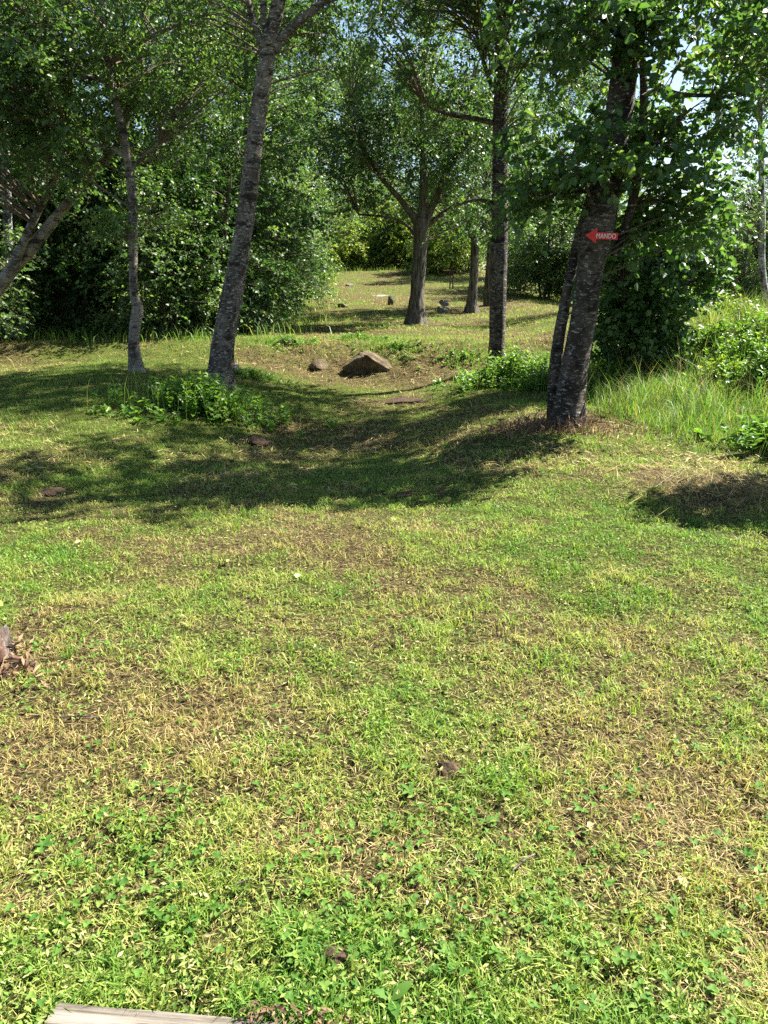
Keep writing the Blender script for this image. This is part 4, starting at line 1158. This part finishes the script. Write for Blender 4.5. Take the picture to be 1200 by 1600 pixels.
tag(link('dry_stalks', mesh_np('dry_stalks', v, fs, {'tint': ('FACE', t)}), M['straw']), 'dry straw-coloured stalks among the tall grass of the right bank', 'stalks', kind='stuff')
# rough grass under wood edges and hedge foot
x = -11 + rng.random(26000) * 13; y = 12.5 + rng.random(26000) * 30
pr = gauss(x + .0, 0, -2.6 - .03 * (y - 17), 0, .8, 1) * sstep(15.5, 16.5, y) + sstep(14.3, 15.3, y + .12 * (x + 6)) * (x < -3.2) * (y < 18) + .8 * sstep(40, 42, y)
x, y = keep(x, y, np.clip(pr, 0, 1))
v, fs, t = blades(rng, np.stack([x, y, hgt(x, y) - .01], -1), .28 * (.4 + .9 * rng.random(len(x))), .014, .6, .55 + rng.normal(size=len(x)) * .2, 2)
tag(link('rough_grass', mesh_np('rough_grass', v, fs, {'tint': ('FACE', t)}), M['tallgrass']), 'rough uncut grass along the wood edge and hedge foot', 'grass', kind='stuff')

# grass tufts standing proud of the lawn
tx, ty = scatter(420, 1.0, 12.0, 1.0)
tx, ty = keep(tx, ty, .25 + .7 * greenness(tx, ty))
nb = 16
x = np.repeat(tx, nb) + rng.normal(size=len(tx) * nb) * .018; y = np.repeat(ty, nb) + rng.normal(size=len(tx) * nb) * .018
v, fs, t = blades(rng, np.stack([x, y, hgt(x, y) - .004], -1), np.repeat(.045 + .05 * rng.random(len(tx)), nb) * (.5 + .7 * rng.random(len(x))), .0042, .6, np.repeat(.55 + rng.normal(size=len(tx)) * .15, nb) + rng.normal(size=len(x)) * .1, 2)
tag(link('grass_tufts', mesh_np('grass_tufts', v, fs, {'tint': ('FACE', t)}), M['grass']), 'longer grass tufts scattered over the lawn', 'grass', kind='stuff')

# ------------------------------------------------------------------ broad-leaved weeds near the camera
def rosette(label, px, py, nlf, L, seed, width=.3, mat='clover', group='broad-leaved weeds in the near lawn', rise=.35, name='broadleaf_weed', tint=.6):
    r = np.random.default_rng(seed)
    g_ = G(px, py); root = empty(name, onground(g_[0], g_[1], .008), label, 'weed', group)
    for i in range(nlf):
        a = i * 2.399 + r.random() * .6; el = .7 * rise * (.3 + r.random())
        n_ = 9; s = np.linspace(0, 1, n_)
        ln = .72 * L * (.65 + .5 * r.random())
        rad = ln * s * np.cos(el); z = .008 + ln * (s * np.sin(el) * 1.3 - .55 * s ** 2 * np.sin(el))
        wv = width * ln * .5 * np.clip(np.sin(np.pi * np.clip(s, 0, 1) ** .8) * (1 + .18 * np.sin(s * 26 + i)), .03, None)
        c_ = np.stack([rad * math.cos(a), rad * math.sin(a), z], -1); sd = np.array([-math.sin(a), math.cos(a), 0])
        lft = c_ + sd * wv[:, None] + [0, 0, .25] * wv[:, None]; rgt = c_ - sd * wv[:, None] + [0, 0, .25] * wv[:, None]
        v = np.vstack([c_, lft, rgt]); j = np.arange(n_ - 1)
        f_ = np.vstack([np.stack([j, j + 1, n_ + j + 1, n_ + j], -1), np.stack([j + 1, j, 2 * n_ + j, 2 * n_ + j + 1], -1)])
        link('leaf', mesh_np('leaf', v, [f_], {'tint': ('FACE', np.full(len(f_), np.clip(tint * .8 + r.normal() * .2, 0, 1)))}, True), M[mat], root)
    return root
rosette('large dock leaf plant at the bottom, right of the board end', 612, 1572, 3, .11, 501, .42, tint=.45, rise=.6)
rosette('pale long-leaved weed above the left corner of the board', 138, 1545, 3, .075, 502, .28, tint=1.0)
rosette('three-leaved seedling above the board, leftmost of the row', 402, 1552, 4, .032, 503, .8, tint=.25, rise=1.0)
rosette('three-leaved seedling above the board, second of the row', 446, 1562, 4, .034, 504, .8, tint=.28, rise=1.0)
rosette('three-leaved seedling above the board, third of the row', 490, 1572, 4, .034, 505, .8, tint=.25, rise=1.0)
rosette('yellow-green low weed near the left end of the board', 190, 1556, 6, .05, 506, .35, tint=.95)
rosette('dandelion rosette left of the dark clod near the board', 440, 1440, 7, .065, 507, .24, tint=.7)
rosette('dandelion rosette right of the dark clod near the board', 570, 1450, 8, .07, 508, .24, tint=.75)
rosette('small plantain in the near lawn, bottom right corner', 1000, 1580, 7, .05, 509, .35, tint=.85)
rosette('plantain rosette at the right edge of the near lawn', 1165, 1345, 6, .06, 510, .25, tint=.7, rise=1.1)
rosette('bright broad-leaved weed in the middle of the near lawn', 815, 1180, 6, .06, 511, .45, tint=.9)
rosette('broad-leaved weed left of the near dark soil clod', 640, 1245, 8, .06, 512, .35, tint=.45)
rosette('broad-leaved weed at the left edge of the near lawn', 70, 1330, 7, .05, 513, .5, tint=.3)
rosette('low weed at the foot of the cut stump', 60, 1015, 5, .06, 514, .4, tint=.75, rise=.7)
rosette('yellow leaf sprout behind the cut stump', 6, 955, 3, .08, 515, .4, tint=1.0, rise=1.2)
rosette('broad weed in the near lawn above the bottom right corner', 905, 1500, 7, .06, 516, .4, tint=.6)
rosette('dandelion rosette in the lawn below the near soil clod', 760, 1290, 6, .055, 517, .3, tint=.6)

rosette('leafy rosette in the lower lawn, left of the dandelion pair', 330, 1430, 7, .05, 518, .4, tint=.7, rise=.7)
rosette('dandelion rosette just above the three-leaved seedlings', 470, 1500, 8, .06, 519, .3, tint=.85, rise=.6)
rosette('dock rosette right of the large dock leaf at the bottom', 700, 1500, 7, .06, 520, .4, tint=.65, rise=.6)
rosette('pale weed rosette in the middle of the bottom right lawn', 860, 1420, 7, .05, 521, .4, tint=.85, rise=.6)
rosette('small weed rosette below the pale rosette at bottom right', 880, 1560, 6, .05, 522, .45, tint=.4, rise=.6)
rosette('weed rosette in the lawn under the thin dry twig', 210, 1240, 7, .05, 523, .4, tint=.75, rise=.7)
rosette('weed rosette near the right edge, halfway down the lawn', 1090, 1180, 7, .05, 524, .4, tint=.6, rise=.7)

# fallen leaves and twigs
FG = 'fallen leaves on the lawn'
for i, (px, py, L, tn, lab) in enumerate([(463, 910, .05, .9, 'pale yellow fallen leaf in the middle of the lawn'), (378, 868, .05, .35, 'orange-brown fallen leaf on the left of the lawn'), (1070, 1400, .04, .95, 'pale dry leaf on the near lawn at right'),
                                          (920, 1308, .03, .7, 'small curled tan leaf in the near lawn'), (355, 885, .035, .8, 'small yellow leaf near the orange-brown one'), (118, 855, .045, .85, 'pale leaf on the lawn at far left')]):
    r = np.random.default_rng(600 + i); g_ = G(px, py); a = r.random() * 6.28
    v, fs, t = leaf_geo(np.zeros((1, 3)), np.array([[math.cos(a), math.sin(a), .15]]), np.array([[.1, -.2, 1.0]]), np.array([L]), .65, 1, np.array([tn]))
    o = link('fallen_leaf', mesh_np('fallen_leaf', v, fs, {'tint': ('FACE', t)}), M['drybrown'] if tn < .5 else M['straw'])
    o.location = [g_[0], g_[1], float(hgt(g_[0], g_[1])) + .025]; tag(o, lab, 'leaf', FG)
for i, (p1, p2, w, lab) in enumerate([((95, 1128), (160, 1132), .004, 'thin dry twig on the lawn at left'), ((360, 1398), (402, 1384), .003, 'short pale twig in the near lawn'), ((800, 1370), (835, 1345), .0028, 'pale straw stalk in the near lawn'), ((1020, 768), (1075, 730), .004, 'long dry stalk across the shaded hay')]):
    a_, b_ = G(*p1), G(*p2); ctr = (a_ + b_) / 2
    v, q = tube(np.array([[*(a_ - ctr + [0, 0, .022]), w], [0.004, .003, .03, w * .9], [*(b_ - ctr + [0, 0, .024]), w * .5]]), 10, 6, i, .15)
    o = link('dry_twig', mesh_np('dry_twig', v, [q], None, True), M['wood']); o.location = [float(s_) for s_ in ctr]
    tag(o, lab, 'twig', 'dry twigs on the lawn')
